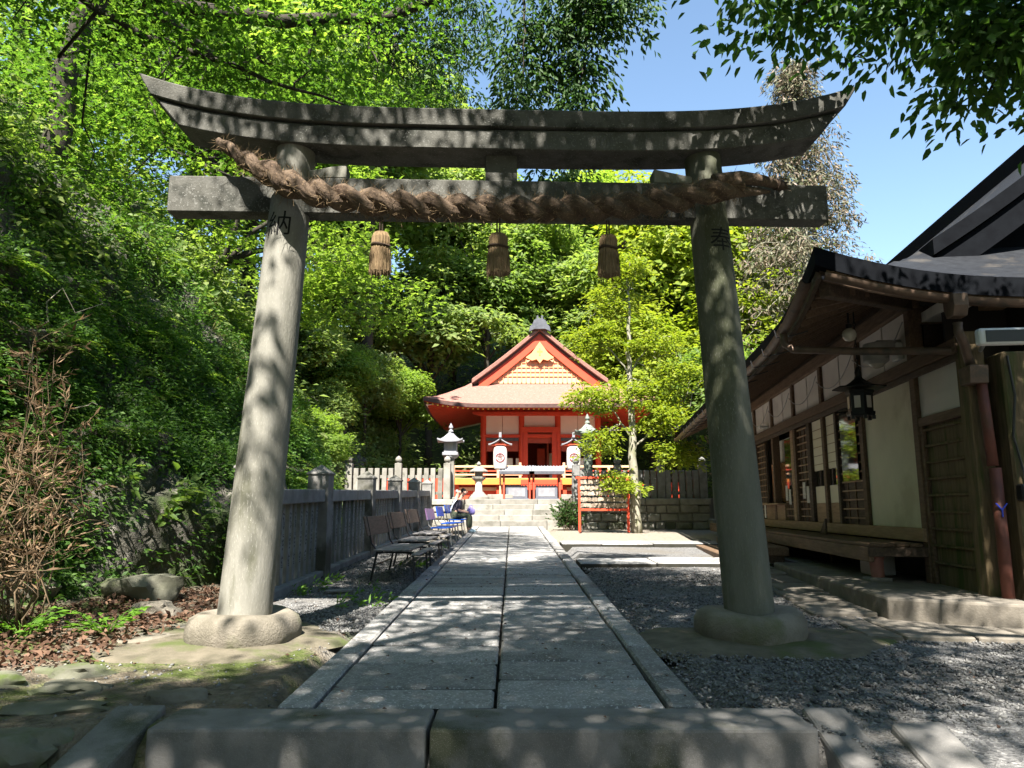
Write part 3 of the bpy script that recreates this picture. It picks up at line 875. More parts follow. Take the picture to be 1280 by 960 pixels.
# carved characters wrapped on the columns
def text_mesh(body, size, name='text'):
    cu = bpy.data.curves.new(name, 'FONT')
    cu.body = body; cu.size = size; cu.align_x = 'CENTER'; cu.align_y = 'CENTER'; cu.resolution_u = 3
    o = bpy.data.objects.new(name, cu); COL.objects.link(o)
    dg = bpy.context.evaluated_depsgraph_get()
    me = bpy.data.meshes.new_from_object(o.evaluated_get(dg))
    bpy.data.objects.remove(o)
    me.name = name
    if me.materials: me.materials.clear()
    return me
for sx, ch, zc, off in ((-1, '納', 3.665, -0.03), (1, '奉', 3.575, 0.05)):
    me = text_mesh(ch, 0.24, 'carved_character')
    bm = bmesh.new(); bm.from_mesh(me)
    bmesh.ops.triangulate(bm, faces=bm.faces)
    for _ in range(2):
        bmesh.ops.subdivide_edges(bm, edges=[e for e in bm.edges if e.calc_length() > 0.02], cuts=1)
    bmesh.ops.triangulate(bm, faces=bm.faces)
    r0 = 0.218 if sx < 0 else 0.208
    h = 4.46 - zb
    for v in bm.verts:
        z = zc + v.co.y
        f = (z - zb) / h
        r_c = r0 * (1 - 0.21 * f ** 1.1) + 0.0025
        cx = sx * 2.115 - sx * 0.235 * f
        a = (v.co.x + off) / r_c
        v.co = Vector((cx + r_c * math.sin(a), -r_c * math.cos(a), z))
    bm.to_mesh(me); bm.free()
    obj('carved_character', me, 'engraving', torii)
# concrete pads under the base stones
for sx, lab in ((-1, 'worn mossy pad of rock under the left torii base'), (1, 'low rough concrete pad under the right torii base')):
    px_, py_ = (-2.25, 6.43) if sx < 0 else (2.02, 6.58)
    P = []
    nr, na = 9, 40
    for i in range(nr):
        for k in range(na + 1):
            a = 2 * math.pi * (k % na) / na
            rr = (0.3 + 0.62 * i / (nr - 1)) * (1 + 0.16 * math.sin(2 * a + sx) + 0.09 * math.sin(5 * a + 1) + (0.25 if sx > 0 else 0.3) * max(0, math.cos(a - (-0.7 if sx > 0 else 2.7))))
            x, y = px_ + rr * math.cos(a), py_ + rr * math.sin(a) * 0.85
            zz = float(ground_height(x, y)) + 0.045 * (1 - (i / (nr - 1)) ** 2.2) - (0.03 if i == nr - 1 else 0) + 0.012 * noise.noise(Vector((x * 5, y * 5, 0)))
            P.append((x, y, zz))
    tag(obj('base_pad', MB().grid(P, nr, na + 1).mesh('base_pad', smooth='all'), 'pad_ground'), lab, 'rock')

# sacred rope
rope = thing('sacred_rope', 'thick twisted brown straw rope slung across the torii columns', 'rope', (-0.10, 6.525, 0), R(2.05))
ctrl = [(-2.50, -0.22, 4.42), (-2.30, -0.28, 4.26), (-2.02, -0.36, 4.07), (-1.62, -0.39, 3.88), (-1.0, -0.35, 3.805), (0, -0.33, 3.775), (0.9, -0.34, 3.80), (1.5, -0.37, 3.87), (1.9, -0.38, 3.97), (2.1, -0.36, 4.0)]
def spline(ctrl, n):
    c_ = np.array(ctrl); seg = np.linalg.norm(np.diff(c_, axis=0), axis=1); s_ = np.concatenate([[0], np.cumsum(seg)])
    t = np.linspace(0, s_[-1], n)
    out = np.zeros((n, 3))
    P_ = np.vstack([2 * c_[0] - c_[1], c_, 2 * c_[-1] - c_[-2]])
    for i, tt in enumerate(t):
        k = min(max(np.searchsorted(s_, tt) - 1, 0), len(seg) - 1)
        u = (tt - s_[k]) / seg[k]
        p0, p1, p2, p3 = P_[k:k + 4]
        out[i] = 0.5 * (2 * p1 + (p2 - p0) * u + (2 * p0 - 5 * p1 + 4 * p2 - p3) * u * u + (3 * p1 - p0 - 3 * p2 + p3) * u ** 3)
    return out, t
cpts, ct_ = spline(ctrl, 240)
tot = ct_[-1]
fz_p, fz_d = [], []
for ph in (0, math.pi):
    m = MB(); n = 36
    ring = []
    for i in range(len(cpts)):
        d = Vector(cpts[min(i + 1, 239)] - cpts[max(i - 1, 0)]).normalized()
        a = d.cross(Vector((0, 0, 1))).normalized(); b = a.cross(d)
        u = ct_[i] / tot
        thick = min(1.0, 0.35 + u * 4.5) * (1.0 if u < 0.9 else 1.0 - 2.2 * (u - 0.9))
        tw = ph - ct_[i] * 2 * math.pi / 0.48
        o = Vector(cpts[i]) + (a * math.cos(tw) + b * math.sin(tw)) * 0.046 * thick
        for k in range(n):
            t_ = 2 * math.pi * k / n
            rr = 0.076 * thick * (1 + 0.035 * math.sin(11 * t_ + ct_[i] * 16) + 0.10 * noise.noise(Vector((ct_[i] * 14 + ph * 9, math.cos(t_) * 2.5, math.sin(t_) * 2.5))))
            nn = a * math.cos(t_) + b * math.sin(t_)
            m.v.append(tuple(o + nn * rr))
            if random.random() < (0.24 if u > 0.06 else 0.08):
                fz_p.append(o + nn * rr * 0.97); fz_d.append(nn * 0.6 + d * random.uniform(-1, 1) + Vector((random.gauss(0, .3), random.gauss(0, .3), random.gauss(0, .3))))
    for i in range(len(cpts) - 1):
        for k in range(n):
            k2 = (k + 1) % n
            m.f.append((i * n + k, i * n + k2, (i + 1) * n + k2, (i + 1) * n + k))
    m.f.append(tuple(range(n))); m.f.append(tuple(239 * n + k for k in range(n)))
    obj('strand', m.mesh('strand', smooth='all'), 'rope_straw', rope)
fp = np.array(fz_p); fd = np.array(fz_d)
fm = leaf_mesh('loose_straw', fp, fd, rng.normal(size=fp.shape), rng.uniform(0.03, 0.13, len(fp)), 0.004)
tag(obj('loose_straw', fm, 'tassel_straw', rope), kind='stuff')
# the two untwisted tails and the tied end
obj('tail', MB().tube([(1.85, -0.40, 4.02), (2.1, -0.38, 4.075), (2.32, -0.30, 4.09), (2.48, -0.22, 4.095)], [0.075, 0.062, 0.05, 0.042], 12).mesh('tail', smooth=True), 'rope_straw', rope)
obj('tail', MB().tube([(1.8, -0.36, 3.90), (2.05, -0.36, 3.955), (2.28, -0.28, 3.995), (2.42, -0.2, 4.03)], [0.072, 0.055, 0.035, 0.015], 12).mesh('tail', smooth=True), 'rope_straw', rope)
tm = MB().tube([(2.47, -0.225, 4.09), (2.53, -0.20, 4.095)], [0.05, 0.05], 12)
obj('binding', tm.mesh('binding', smooth=True), 'twine', rope)
nb = 90
bp_ = np.array([[2.5, -0.21, 4.095]]) + rng.normal(0, 0.02, (nb, 3))
obj('cut_end', leaf_mesh('cut_end', bp_, np.array([[1, 0.35, 0.05]]) + rng.normal(0, 0.12, (nb, 3)), rng.normal(size=(nb, 3)), rng.uniform(0.07, 0.13, nb), 0.012), 'rope_straw', rope)
# three straw tassels
for (px_, lab, hook) in ((478, 'left straw tassel hanging from the rope', 0), (623, 'middle straw tassel hanging from the rope', 0), (760, 'right straw tassel with a side knot, hanging from the rope', 1)):
    lx = (px_ - 640) / 940 * 6.14 / 0.94 + 0.10
    t = thing('straw_tassel', lab, 'tassel', (lx - 0.10, 6.525 - 0.33 + lx * 0.036, 3.19), random.uniform(-.2, .2), 'straw tassels on the rope')
    t.scale = (random.uniform(0.93, 1.05), 1.0, 0.88)
    n = 36
    m = MB()
    rows = [(0.098, 0.0), (0.096, 0.06), (0.09, 0.16), (0.082, 0.24), (0.073, 0.272), (0.078, 0.30), (0.078, 0.36), (0.06, 0.405), (0.02, 0.42)]
    o0 = 0
    for r0, z in rows:
        for k in range(n):
            a = 2 * math.pi * k / n
            rr = r0 * (1 + (0.07 if k % 2 else -0.05) + random.uniform(-.03, .03))
            m.v.append((rr * math.cos(a), rr * 0.75 * math.sin(a), z + (random.uniform(-.012, .012) if z == 0 else 0)))
    for i in range(len(rows) - 1):
        for k in range(n):
            k2 = (k + 1) % n
            m.f.append((i * n + k, i * n + k2, (i + 1) * n + k2, (i + 1) * n + k))
    m.f.append(tuple(range(n))[::-1]); m.f.append(tuple((len(rows) - 1) * n + k for k in range(n)))
    obj('straw_bundle', m.mesh('straw_bundle'), 'tassel_straw', t)
    ns = 260
    a = rng.uniform(0, 6.28, ns); zz = rng.uniform(0.0, 0.24, ns)
    sp_ = np.stack([0.094 * np.cos(a), 0.07 * np.sin(a), zz], 1)
    obj('straw_ends', leaf_mesh('straw_ends', sp_, np.stack([np.cos(a) * 0.06, np.sin(a) * 0.06, -np.ones(ns)], 1) + rng.normal(0, .05, (ns, 3)), np.stack([np.cos(a), np.sin(a), 0 * a], 1), rng.uniform(0.04, 0.11, ns), 0.008), 'tassel_straw', t)
    obj('binding', MB().tube([(0.083 * math.cos(q), 0.064 * math.sin(q), 0.272 + 0.01 * math.sin(2 * q)) for q in np.linspace(0, 6.28, 20)], 0.011, 6).mesh('binding', smooth=True), 'twine', t)
    for dx in (-0.012, 0.012):
        obj('cord', MB().tube([(dx, 0, 0.40), (dx, 0.0, 0.56)], 0.007, 6), 'twine', t)
    if hook:
        obj('knot', MB().tube([(0.08, -0.02, 0.27), (0.12, -0.03, 0.30), (0.15, -0.03, 0.335), (0.165, -0.02, 0.33)], 0.009, 6), 'twine', t)
        obj('knot', MB().tube([(0.08, -0.02, 0.275), (0.13, -0.03, 0.27), (0.16, -0.03, 0.275)], 0.008, 6), 'twine', t)

# ------------------------------------------------------------------ hip-and-gable roof builder
def roof_profile(a, H, c):
    return lambda x: H * ((x / a) * (1 - c) + c * (x / a) ** 2)
def roof_parts(parent, a, v0, v1, vg, ze, H, c, sori, sr, thick, m_top, m_edge, over=0.5, nu=41, corner_pow=2.0, tip=0.9):
    """u across (ridge at 0), v along the ridge, front eave at v0, back eave at v1, gable plane at vg. Returns the surface function"""
    g = roof_profile(a, H, c)
    def up(u, v):
        cu = min(1, max(0, (abs(u) - (a - sr)) / sr)) ** corner_pow
        w = min(v - v0, v1 - v)
        cvv = min(1, max(0, (sr - w) / sr)) ** corner_pow
        return sori * cu * cvv
    def zf(u, v, front=True):
        z = g(max(0, a - abs(u)))
        if front:
            z = min(z, g(max(0, min(v - v0, v1 - v))))
        return ze + z + up(u, v)
    us = [a * math.sin(math.pi / 2 * (2 * i / (nu - 1) - 1)) * 0.35 + a * (2 * i / (nu - 1) - 1) * 0.65 for i in range(nu)]
    def sheet(name, uu, vv, fn, m):
        mb = MB(); n, k = len(uu), len(vv)
        top = [(u, v, fn(u, v)) for u in uu for v in vv]
        bot = [(u, v, fn(u, v) - thick) for u in uu for v in vv]
        mb.grid(top, n, k)
        o = len(mb.v); mb.v += bot
        for i in range(n - 1):
            for j in range(k - 1):
                mb.f.append((o + i * k + j, o + i * k + j + 1, o + (i + 1) * k + j + 1, o + (i + 1) * k + j))
        for i in range(n - 1):
            for j in (0, k - 1):
                mb.f.append((i * k + j, (i + 1) * k + j, o + (i + 1) * k + j, o + i * k + j))
        for j in range(k - 1):
            for i in (0, n - 1):
                mb.f.append((i * k + j, i * k + j + 1, o + i * k + j + 1, o + i * k + j))
        me = mb.mesh(name, smooth=True)
        me.materials.append(MATS[m]); me.materials.append(MATS[m_edge])
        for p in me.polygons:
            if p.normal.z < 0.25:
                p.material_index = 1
        return obj(name, me, None, parent)
    L0 = vg - v0
    vv = [v0 + L0 * i / 10 for i in range(11)]
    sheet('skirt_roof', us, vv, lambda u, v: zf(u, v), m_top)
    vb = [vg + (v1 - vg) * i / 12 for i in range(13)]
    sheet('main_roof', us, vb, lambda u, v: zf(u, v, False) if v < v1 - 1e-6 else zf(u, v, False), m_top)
    ug = a - L0
    uo = [ug * (2 * i / 30 - 1) for i in range(31)]
    sheet('gable_roof', uo, [vg - over, vg - over * 0.5, vg + 0.002], lambda u, v: ze + g(a - abs(u)) + 0.012, m_top)
    return g, zf, ug

def gable_poly(g, a, ug, ze, drop, base, n=24, shrink=1.0):
    us = [ug * shrink * (2 * i / n - 1) for i in range(n + 1)]
    top = [(u, ze + g(a - abs(u)) - drop) for u in us]
    return [(ug * shrink, base), (-ug * shrink, base)] + [(u, max(z, base + 0.001)) for u, z in top]

def strip_along(g, a, ug, ze, d0, d1, y0, y1, n=24, u0=0.0):
    """board following the gable slope: between d0 and d1 below the roof top; left and right halves in one mesh"""
    mb = MB()
    us = [ug * (2 * i / n - 1) for i in range(n + 1)]
    for y in (y0, y1):
        for u in us:
            z = ze + g(a - abs(u))
            mb.v += [(u, y, z - d0), (u, y, z - d1)]
    k = 2 * (n + 1)
    for i in range(n):
        q = 2 * i
        mb.f += [(q, q + 2, q + 3, q + 1), (k + q, k + q + 1, k + q + 3, k + q + 2), (q, k + q, k + q + 2, q + 2), (q + 1, q + 3, k + q + 3, k + q + 1)]
    mb.f += [(0, 1, k + 1, k), (2 * n, k + 2 * n, k + 2 * n + 1, 2 * n + 1)]
    return mb

# ------------------------------------------------------------------ vermilion shrine
SX, SY = 1.22, 33.0
sh = thing('shrine_hall', 'vermilion shrine hall with a brown hip-and-gable roof at the end of the path', 'shrine', (SX, SY, 0))
a, v0, vg, ze, H, c = 4.9, -2.2, -0.27, 5.52, 3.62, 0.22
g, zf, ug = roof_parts(sh, a, v0, 8.2, vg, ze, H, c, 0.30, 2.6, 0.16, 'roof_bark', 'roof_edge', over=0.42)
base_z = ze + g(vg - v0)
obj('gable_wall', MB().prism(gable_poly(g, a, ug, ze, 0.30, base_z - 0.1), vg - 0.19, vg - 0.05), 'gable_cream', sh)
# gable lattice bars
lat = []
for k in range(-12, 13):
    u = k * 0.2
    zt = ze + g(a - abs(u)) - 0.42
    if zt > base_z + 0.12:
        lat.append(MB().box(u - 0.02, u + 0.02, vg - 0.235, vg - 0.192, base_z - 0.05, zt))
for k in range(1, 9):
    z = base_z + 0.02 + 0.2 * k
    lo, hi = 0.0, ug
    for _ in range(30):
        mid = (lo + hi) / 2
        if ze + g(a - mid) - 0.42 > z: lo = mid
        else: hi = mid
    if lo > 0.1:
        lat.append(MB().box(-lo, lo, vg - 0.23, vg - 0.194, z - 0.018, z + 0.018))
for q in lat:
    obj('lattice_bar', q, 'gable_lattice', sh)
obj('barge_board', strip_along(g, a, ug * 0.90, ze, 0.24, 0.72, vg - 0.34, vg - 0.27).mesh('barge_board'), 'vermilion', sh)
obj('barge_trim', strip_along(g, a, ug * 0.97, ze, 0.17, 0.27, vg - 0.40, vg - 0.345).mesh('barge_trim'), 'roof_edge', sh)
obj('verge_roll', strip_along(g, a, ug * 1.0, ze, -0.06, 0.17, vg - 0.52, vg - 0.405).mesh('verge_roll', 0.03), 'roof_bark', sh)
pend = [(0, -0.62), (0.14, -0.44), (0.34, -0.5), (0.62, -0.36), (0.36, -0.16), (0.0, 0.35), (-0.36, -0.16), (-0.62, -0.36), (-0.34, -0.5), (-0.14, -0.44)]
pz = ze + H - 1.0
obj('gable_pendant', MB().prism([(x, pz + z) for x, z in pend], vg - 0.42, vg - 0.35), 'gable_lattice', sh)
obj('pendant_emblem', MB().box(-0.03, 0.03, vg - 0.435, vg - 0.422, pz - 0.28, pz + 0.05).box(-0.12, 0.12, vg - 0.434, vg - 0.423, pz - 0.12, pz - 0.06), 'gold_tip', sh)
# ridge and its crest ornament
rz_ = ze + H
rd = obj('ridge', MB().prism([(-0.34, rz_ - 0.16), (0.34, rz_ - 0.16), (0.24, rz_ + 0.14), (0.14, rz_ + 0.30), (-0.14, rz_ + 0.30), (-0.24, rz_ + 0.14)], vg - 0.46, 8.0).mesh('ridge', 0.02), 'roof_bark', sh)
orn = [(-0.62, -0.42), (-0.3, -0.26), (0.3, -0.26), (0.62, -0.42), (0.56, -0.12), (0.42, 0.02), (0.32, 0.26), (0.2, 0.3), (0.18, 0.5), (0.08, 0.52), (0.06, 0.34), (-0.06, 0.34), (-0.08, 0.52), (-0.18, 0.5), (-0.2, 0.3), (-0.32, 0.26), (-0.42, 0.02), (-0.56, -0.12)]
obj('ridge_ornament', MB().prism([(x * 0.78, rz_ + 0.06 + z * 0.8) for x, z in orn], vg - 0.68, vg - 0.53).mesh('ridge_ornament', 0.015), 'tile_grey', rd)
# rafters with gilded tips under the eaves
rm = MB(); gt = MB()
nr_ = 46
for k in range(nr_):
    u = -a + 0.18 + (2 * a - 0.36) * k / (nr_ - 1)
    z1 = zf(u, v0 + 0.12) - 0.25
    vend = min(0.2, v0 + 0.3 + (a - abs(u)))
    rm.beam((u, v0 + 0.14, z1), (u, vend, z1 + 0.50 * (vend - v0 - 0.14) / 2.26), 0.07, 0.10)
    gt.box(u - 0.034, u + 0.034, v0 + 0.10, v0 + 0.132, z1 - 0.05, z1 + 0.045)
for s in (-1, 1):
    for k in range(40):
        v = v0 + 0.25 + 9.4 * k / 39
        z1 = zf(s * (a - 0.12), v) - 0.25
        uend = max(2.5, a - 0.3 - (v - v0))
        rm.beam((s * (a - 0.14), v, z1), (s * uend, v, z1 + 0.50 * (a - 0.14 - uend) / 2.26), 0.07, 0.10)
tag(obj('rafters', rm, 'vermilion', sh), kind='stuff')
tag(obj('gilded_tips', gt, 'gold_tip', sh), kind='stuff')
def eave_band(v, d0, d1, w, m, name):
    mb = MB(); us = np.linspace(-a + 0.06, a - 0.06, 36)
    for u0, u1 in zip(us[:-1], us[1:]):
        za, zc = zf(u0, v) - d0, zf(u1, v) - d0
        mb.add([(u0, v, za), (u1, v, zc), (u1, v + w, zc), (u0, v + w, za), (u0, v, za - d1), (u1, v, zc - d1), (u1, v + w, zc - d1), (u0, v + w, za - d1)],
               [(0, 1, 2, 3), (4, 7, 6, 5), (0, 4, 5, 1), (3, 2, 6, 7), (0, 3, 7, 4), (1, 5, 6, 2)])
    return obj(name, mb, m, sh)
eave_band(v0 + 0.05, 0.163, 0.045, 0.1, 'vermilion', 'eave_board')
# soffit boards above the rafters
so = MB()
for s in (-1, 1):
    so.add([(s * (a - 0.1), v0 + 0.1, ze - 0.02), (s * (a - 0.1), 8.0, ze - 0.12), (s * 2.3, 8.0, ze + 0.42), (s * 2.3, 0.1, ze + 0.42)], [(0, 1, 2, 3)])
so.add([(-a + 0.1, v0 + 0.1, ze - 0.03), (a - 0.1, v0 + 0.1, ze - 0.03), (2.3, 0.1, ze + 0.42), (-2.3, 0.1, ze + 0.42)], [(0, 1, 2, 3)])
obj('soffit', so, 'shrine_plaster', sh)
# body: columns, beams, plaster panels, doorway
DZ = 2.5
cx_ = [-2.48, -0.80, 0.80, 2.56]
colm = MB().lathe([(0.125, 0), (0.125, 3.05)], 16).mesh('column', smooth=True); colm.materials.append(MATS['vermilion'])
for x in cx_:
    for y in (0.0, 2.4, 5.6):
        obj('column', colm, None, sh, (x, y, DZ))
for dx in (-0.27, 0.27):
    obj('door_post', MB().box((-0.8 if dx > 0 else 0.8) + dx - 0.1 * (1 if dx > 0 else -1) - 0.10, (-0.8 if dx > 0 else 0.8) + dx - 0.1 * (1 if dx > 0 else -1) + 0.10, -0.14, 0.06, DZ, 4.55), 'vermilion', sh)
for (z0, z1, d_) in ((5.28, 5.46, 0.13), (4.02 + 0.30, 4.02 + 0.44, 0.09)):
    obj('beam', MB().box(-2.6, 2.7, -d_, d_, z0, z1).mesh('beam', 0.008), 'vermilion', sh)
obj('door_lintel', MB().box(-0.82, 0.82, -0.15, 0.1, 4.55, 4.78).mesh('door_lintel', 0.008), 'vermilion', sh)
for x in cx_:
    obj('bracket', MB().prism([(x - 0.5, 5.45), (x - 0.46, 5.34), (x - 0.16, 5.26), (x + 0.16, 5.26), (x + 0.46, 5.34), (x + 0.5, 5.45)], -0.2, -0.135).mesh('bracket', 0.01), 'vermilion', sh)
for i in range(3):
    z0 = 4.46 if i != 1 else 4.78
    m_ = (cx_[i] + cx_[i + 1]) / 2
    for (q0, q1) in (((cx_[i] + 0.12, m_ - 0.01), (m_ + 0.01, cx_[i + 1] - 0.12)) if i != 1 else ((cx_[i] + 0.12, cx_[i + 1] - 0.12),)):
        obj('plaster_panel', MB().box(q0, q1, 0.0, 0.05, z0, 5.285), 'shrine_plaster', sh)
    if i != 1:
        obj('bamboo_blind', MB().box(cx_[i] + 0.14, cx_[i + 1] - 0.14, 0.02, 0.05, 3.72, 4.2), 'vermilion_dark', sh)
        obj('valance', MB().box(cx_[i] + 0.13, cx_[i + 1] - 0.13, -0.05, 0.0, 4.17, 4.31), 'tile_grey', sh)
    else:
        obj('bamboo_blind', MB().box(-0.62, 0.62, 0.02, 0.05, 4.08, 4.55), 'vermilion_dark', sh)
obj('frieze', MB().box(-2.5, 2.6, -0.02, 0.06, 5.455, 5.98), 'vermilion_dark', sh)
obj('side_wall', MB().box(-2.54, -2.44, 0.1, 5.6, DZ, 5.4), 'vermilion', sh)
obj('side_wall', MB().box(2.52, 2.62, 0.1, 5.6, DZ, 5.4), 'vermilion', sh)
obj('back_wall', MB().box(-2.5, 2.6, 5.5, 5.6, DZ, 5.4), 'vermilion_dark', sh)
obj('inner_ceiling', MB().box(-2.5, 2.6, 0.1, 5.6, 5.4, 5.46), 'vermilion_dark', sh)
for (x0, x1, z0, z1, y, m) in ((-0.75, -0.45, DZ, 4.3, 2.3, 'dark_inside'), (-0.05, 0.32, DZ, 4.0, 2.0, 'vermilion'), (0.36, 0.44, 2.9, 4.2, 1.2, 'vermilion_dark'), (0.48, 0.68, 2.55, 3.75, 1.6, 'paper')):
    obj('inner_screen', MB().box(x0, x1, y, y + 0.05, z0, z1), m, sh)
for x0 in (-1.45, -1.05, 1.2, 1.7):
    obj('paper_streamer', MB().box(x0, x0 + 0.26, 0.5, 0.52, 2.95, 3.45), 'paper', sh)
# deck with balustrade
obj('deck', MB().box(-3.7, 3.8, -1.45, 6.4, DZ - 0.12, DZ).mesh('deck', 0.01), 'wood_pale', sh)
obj('deck_edge', MB().box(-3.74, 3.84, -1.52, -1.455, DZ - 0.28, DZ - 0.02).mesh('deck_edge', 0.008), 'ochre_paint', sh)
obj('deck_skirt', MB().box(-3.6, 3.7, -1.2, -1.1, 1.5, DZ - 0.13), 'vermilion', sh)
for x in np.linspace(-3.55, 3.65, 9):
    obj('deck_post', MB().box(x - 0.11, x + 0.11, -1.36, -1.205, 1.5, DZ - 0.13), 'vermilion', sh)
obj('deck_rail_low', MB().box(-3.6, 3.7, -1.30, -1.21, 1.98, 2.12), 'gable_cream', sh)
for (x0, x1) in ((-3.75, -0.78), (0.85, 3.85)):
    for (z, h_, m) in ((2.93, 0.09, 'gable_cream'), (2.76, 0.06, 'vermilion'), (2.60, 0.07, 'gable_cream')):
        obj('balustrade_rail', MB().box(x0, x1, -1.46, -1.38, z, z + h_).mesh('rail', 0.006), m, sh)
    for x in np.linspace(x0 + 0.1, x1 - 0.1, 4):
        obj('balustrade_post', MB().box(x - 0.05, x + 0.05, -1.47, -1.37, DZ, 3.0 if abs(x) > 1 else 3.14), 'gable_cream', sh)
stp = thing('wooden_steps', 'short vermilion wooden steps rising to the shrine doorway', 'steps', (SX, SY, 0))
for k in range(4):
    obj('tread', MB().box(-0.85, 0.85, -2.5 + 0.26 * k, -2.2 + 0.26 * k, 1.56 + 0.22 * k, 1.56 + 0.22 * (k + 1) - 0.02).mesh('tread', 0.01), 'vermilion', stp)

# ------------------------------------------------------------------ things in front of the shrine
def ring_mesh(r0, r1, th, n=36):
    mb = MB()
    for r_ in (r0, r1):
        for y in (0, th):
            for k in range(n):
                t_ = 2 * math.pi * k / n
                mb.v.append((r_ * math.cos(t_), y, r_ * math.sin(t_)))
    for k in range(n):
        k2 = (k + 1) % n
        mb.f += [(k, k2, 2 * n + k2, 2 * n + k), (n + k, 3 * n + k, 3 * n + k2, n + k2), (2 * n + k, 2 * n + k2, 3 * n + k2, 3 * n + k), (k, n + k, n + k2, k2)]
    return mb
def roof_cap(w, d, h, m_name='cap', flare=0.05, z=0.0):
    """small curved gable roof, gable to the front"""
    mb = MB(); n = 13
    pts = []
    for i in range(n):
        u = -w / 2 + w * i / (n - 1)
        q = abs(u) / (w / 2)
        pts.append((u, z + h * (1 - q) ** 1.35 + flare * q ** 4))
    poly = pts + [(u, zz - 0.045) for u, zz in reversed(pts)]
    mb.prism(poly, -d / 2, d / 2)
    return mb
def paper_lantern(x, y, label):
    t = thing('paper_lantern', label, 'lantern', (x, y, TZ), 0, 'white paper lanterns before the shrine')
    obj('post', MB().box(-0.035, 0.035, 0.06, 0.13, 0, 2.45), 'gable_cream', t)
    obj('post_base', MB().box(-0.5, 0.5, -0.22, 0.32, 0, 0.2).mesh('post_base', 0.02), 'pale_stone', t)
    b = obj('lantern_body', MB().lathe([(0.17, 0), (0.24, 0.05), (0.265, 0.16), (0.272, 0.44), (0.265, 0.72), (0.24, 0.84), (0.17, 0.89)], 28, (0, -0.2, 1.15)).mesh('lantern_body', smooth=True), 'lantern_white', t)
    e = ring_mesh(0.142, 0.18, 0.006).mesh('ring')
    for v in e.vertices:
        v.co = Vector((v.co.x, -0.2 - math.sqrt(max(0.01, 0.277 ** 2 - v.co.x ** 2)) - 0.010 + (0.004 if v.co.y > 0.003 else 0), 1.60 + v.co.z))
    obj('emblem_ring', e, 'emblem_ink', b)
    tm_ = text_mesh('金', 0.25, 'emblem_character')
    for v in tm_.vertices:
        v.co = Vector((v.co.x, -0.2 - math.sqrt(0.277 ** 2 - v.co.x ** 2) - 0.009, 1.60 + v.co.y))
    obj('emblem_character', tm_, 'emblem_ink', b)
    obj('cap', MB().lathe([(0.18, 2.03), (0.18, 2.1)], 20, (0, -0.2, 0)), 'black_plastic', b)
    r1 = obj('small_roof', roof_cap(0.92, 0.6, 0.24, flare=0.02, z=2.14).mesh('small_roof'), 'pale_metal', t)
    obj('roof_ridge', MB().box(-0.045, 0.045, -0.32, 0.32, 2.36, 2.44).box(-0.05, 0.05, -0.36, -0.28, 2.4, 2.6), 'pale_metal', r1)
    obj('cross_arm', MB().box(-0.36, 0.36, -0.24, 0.1, 2.10, 2.15), 'vermilion', t)
paper_lantern(-0.46, 29.6, 'white paper lantern with a ring emblem on its post, left of the offering boxes')
paper_lantern(2.40, 29.6, 'white paper lantern with a ring emblem on its post, right of the offering boxes')

def tall_lantern(x, y, m, label, z0, hs):
    t = thing('tall_lantern', label, 'lantern', (x, y, z0), 0, 'tall lanterns flanking the stairs')
    obj('plinth', bx(0.62, 0.62, 0.45, 0.03), 'pale_stone', t)
    obj('shaft', MB().prism([(-0.16, 0.45), (0.16, 0.45), (0.135, hs), (-0.135, hs)], -0.14, 0.14).mesh('shaft', 0.015), 'pale_stone' if m == 'pale_metal' else m, t)
    obj('collar', MB().lathe([(0.15, hs), (0.26, hs + 0.06), (0.28, hs + 0.12)], 12).mesh('collar', smooth=True), m, t)
    fb = obj('fire_box', MB().box(-0.235, 0.235, -0.235, 0.235, hs + 0.12, hs + 0.68).box(-0.29, 0.29, -0.29, 0.29, hs + 0.12, hs + 0.24).mesh('fire_box', 0.015), m, t)
    obj('window', MB().box(-0.1, 0.1, -0.243, -0.236, hs + 0.34, hs + 0.6), 'grey_plastic', fb)
    mb = MB()                                       # four-sided swept roof with upturned corners
    n = 9; P = []
    for i in range(n):
        for j in range(n):
            u, v = 2 * i / (n - 1) - 1, 2 * j / (n - 1) - 1
            q = max(abs(u), abs(v))
            P.append((u * 0.47, v * 0.47, hs + 0.66 + 0.42 * (1 - q) ** 1.5 + 0.09 * (abs(u) * abs(v)) ** 3))
    mb.grid(P, n, n)
    o = len(mb.v); mb.v += [(p[0], p[1], p[2] - 0.05) for p in P]
    for i in range(n - 1):
        for j in range(n - 1):
            mb.f.append((o + i * n + j, o + i * n + j + 1, o + (i + 1) * n + j + 1, o + (i + 1) * n + j))
    for i in range(n - 1):
        for (p_, q_) in (((i, 0), (i + 1, 0)), ((i, n - 1), (i + 1, n - 1)), ((0, i), (0, i + 1)), ((n - 1, i), (n - 1, i + 1))):
            A, B = p_[0] * n + p_[1], q_[0] * n + q_[1]
            mb.f.append((A, B, o + B, o + A))
    obj('roof', mb.mesh('roof'), m, t)
    obj('finial', MB().lathe([(0.1, hs + 1.02), (0.05, hs + 1.10), (0.085, hs + 1.17), (0.06, hs + 1.24), (0.01, hs + 1.34)], 12).mesh('finial', smooth=True), m, t)
tall_lantern(-2.28, 28.0, 'pale_metal', 'tall pale lantern on a stone shaft at the left end of the stairs', 1.2, 1.85)
tall_lantern(2.62, 26.0, 'verdigris', 'tall greenish bronze lantern right of the stairs, behind the rack', 1.4, 1.75)

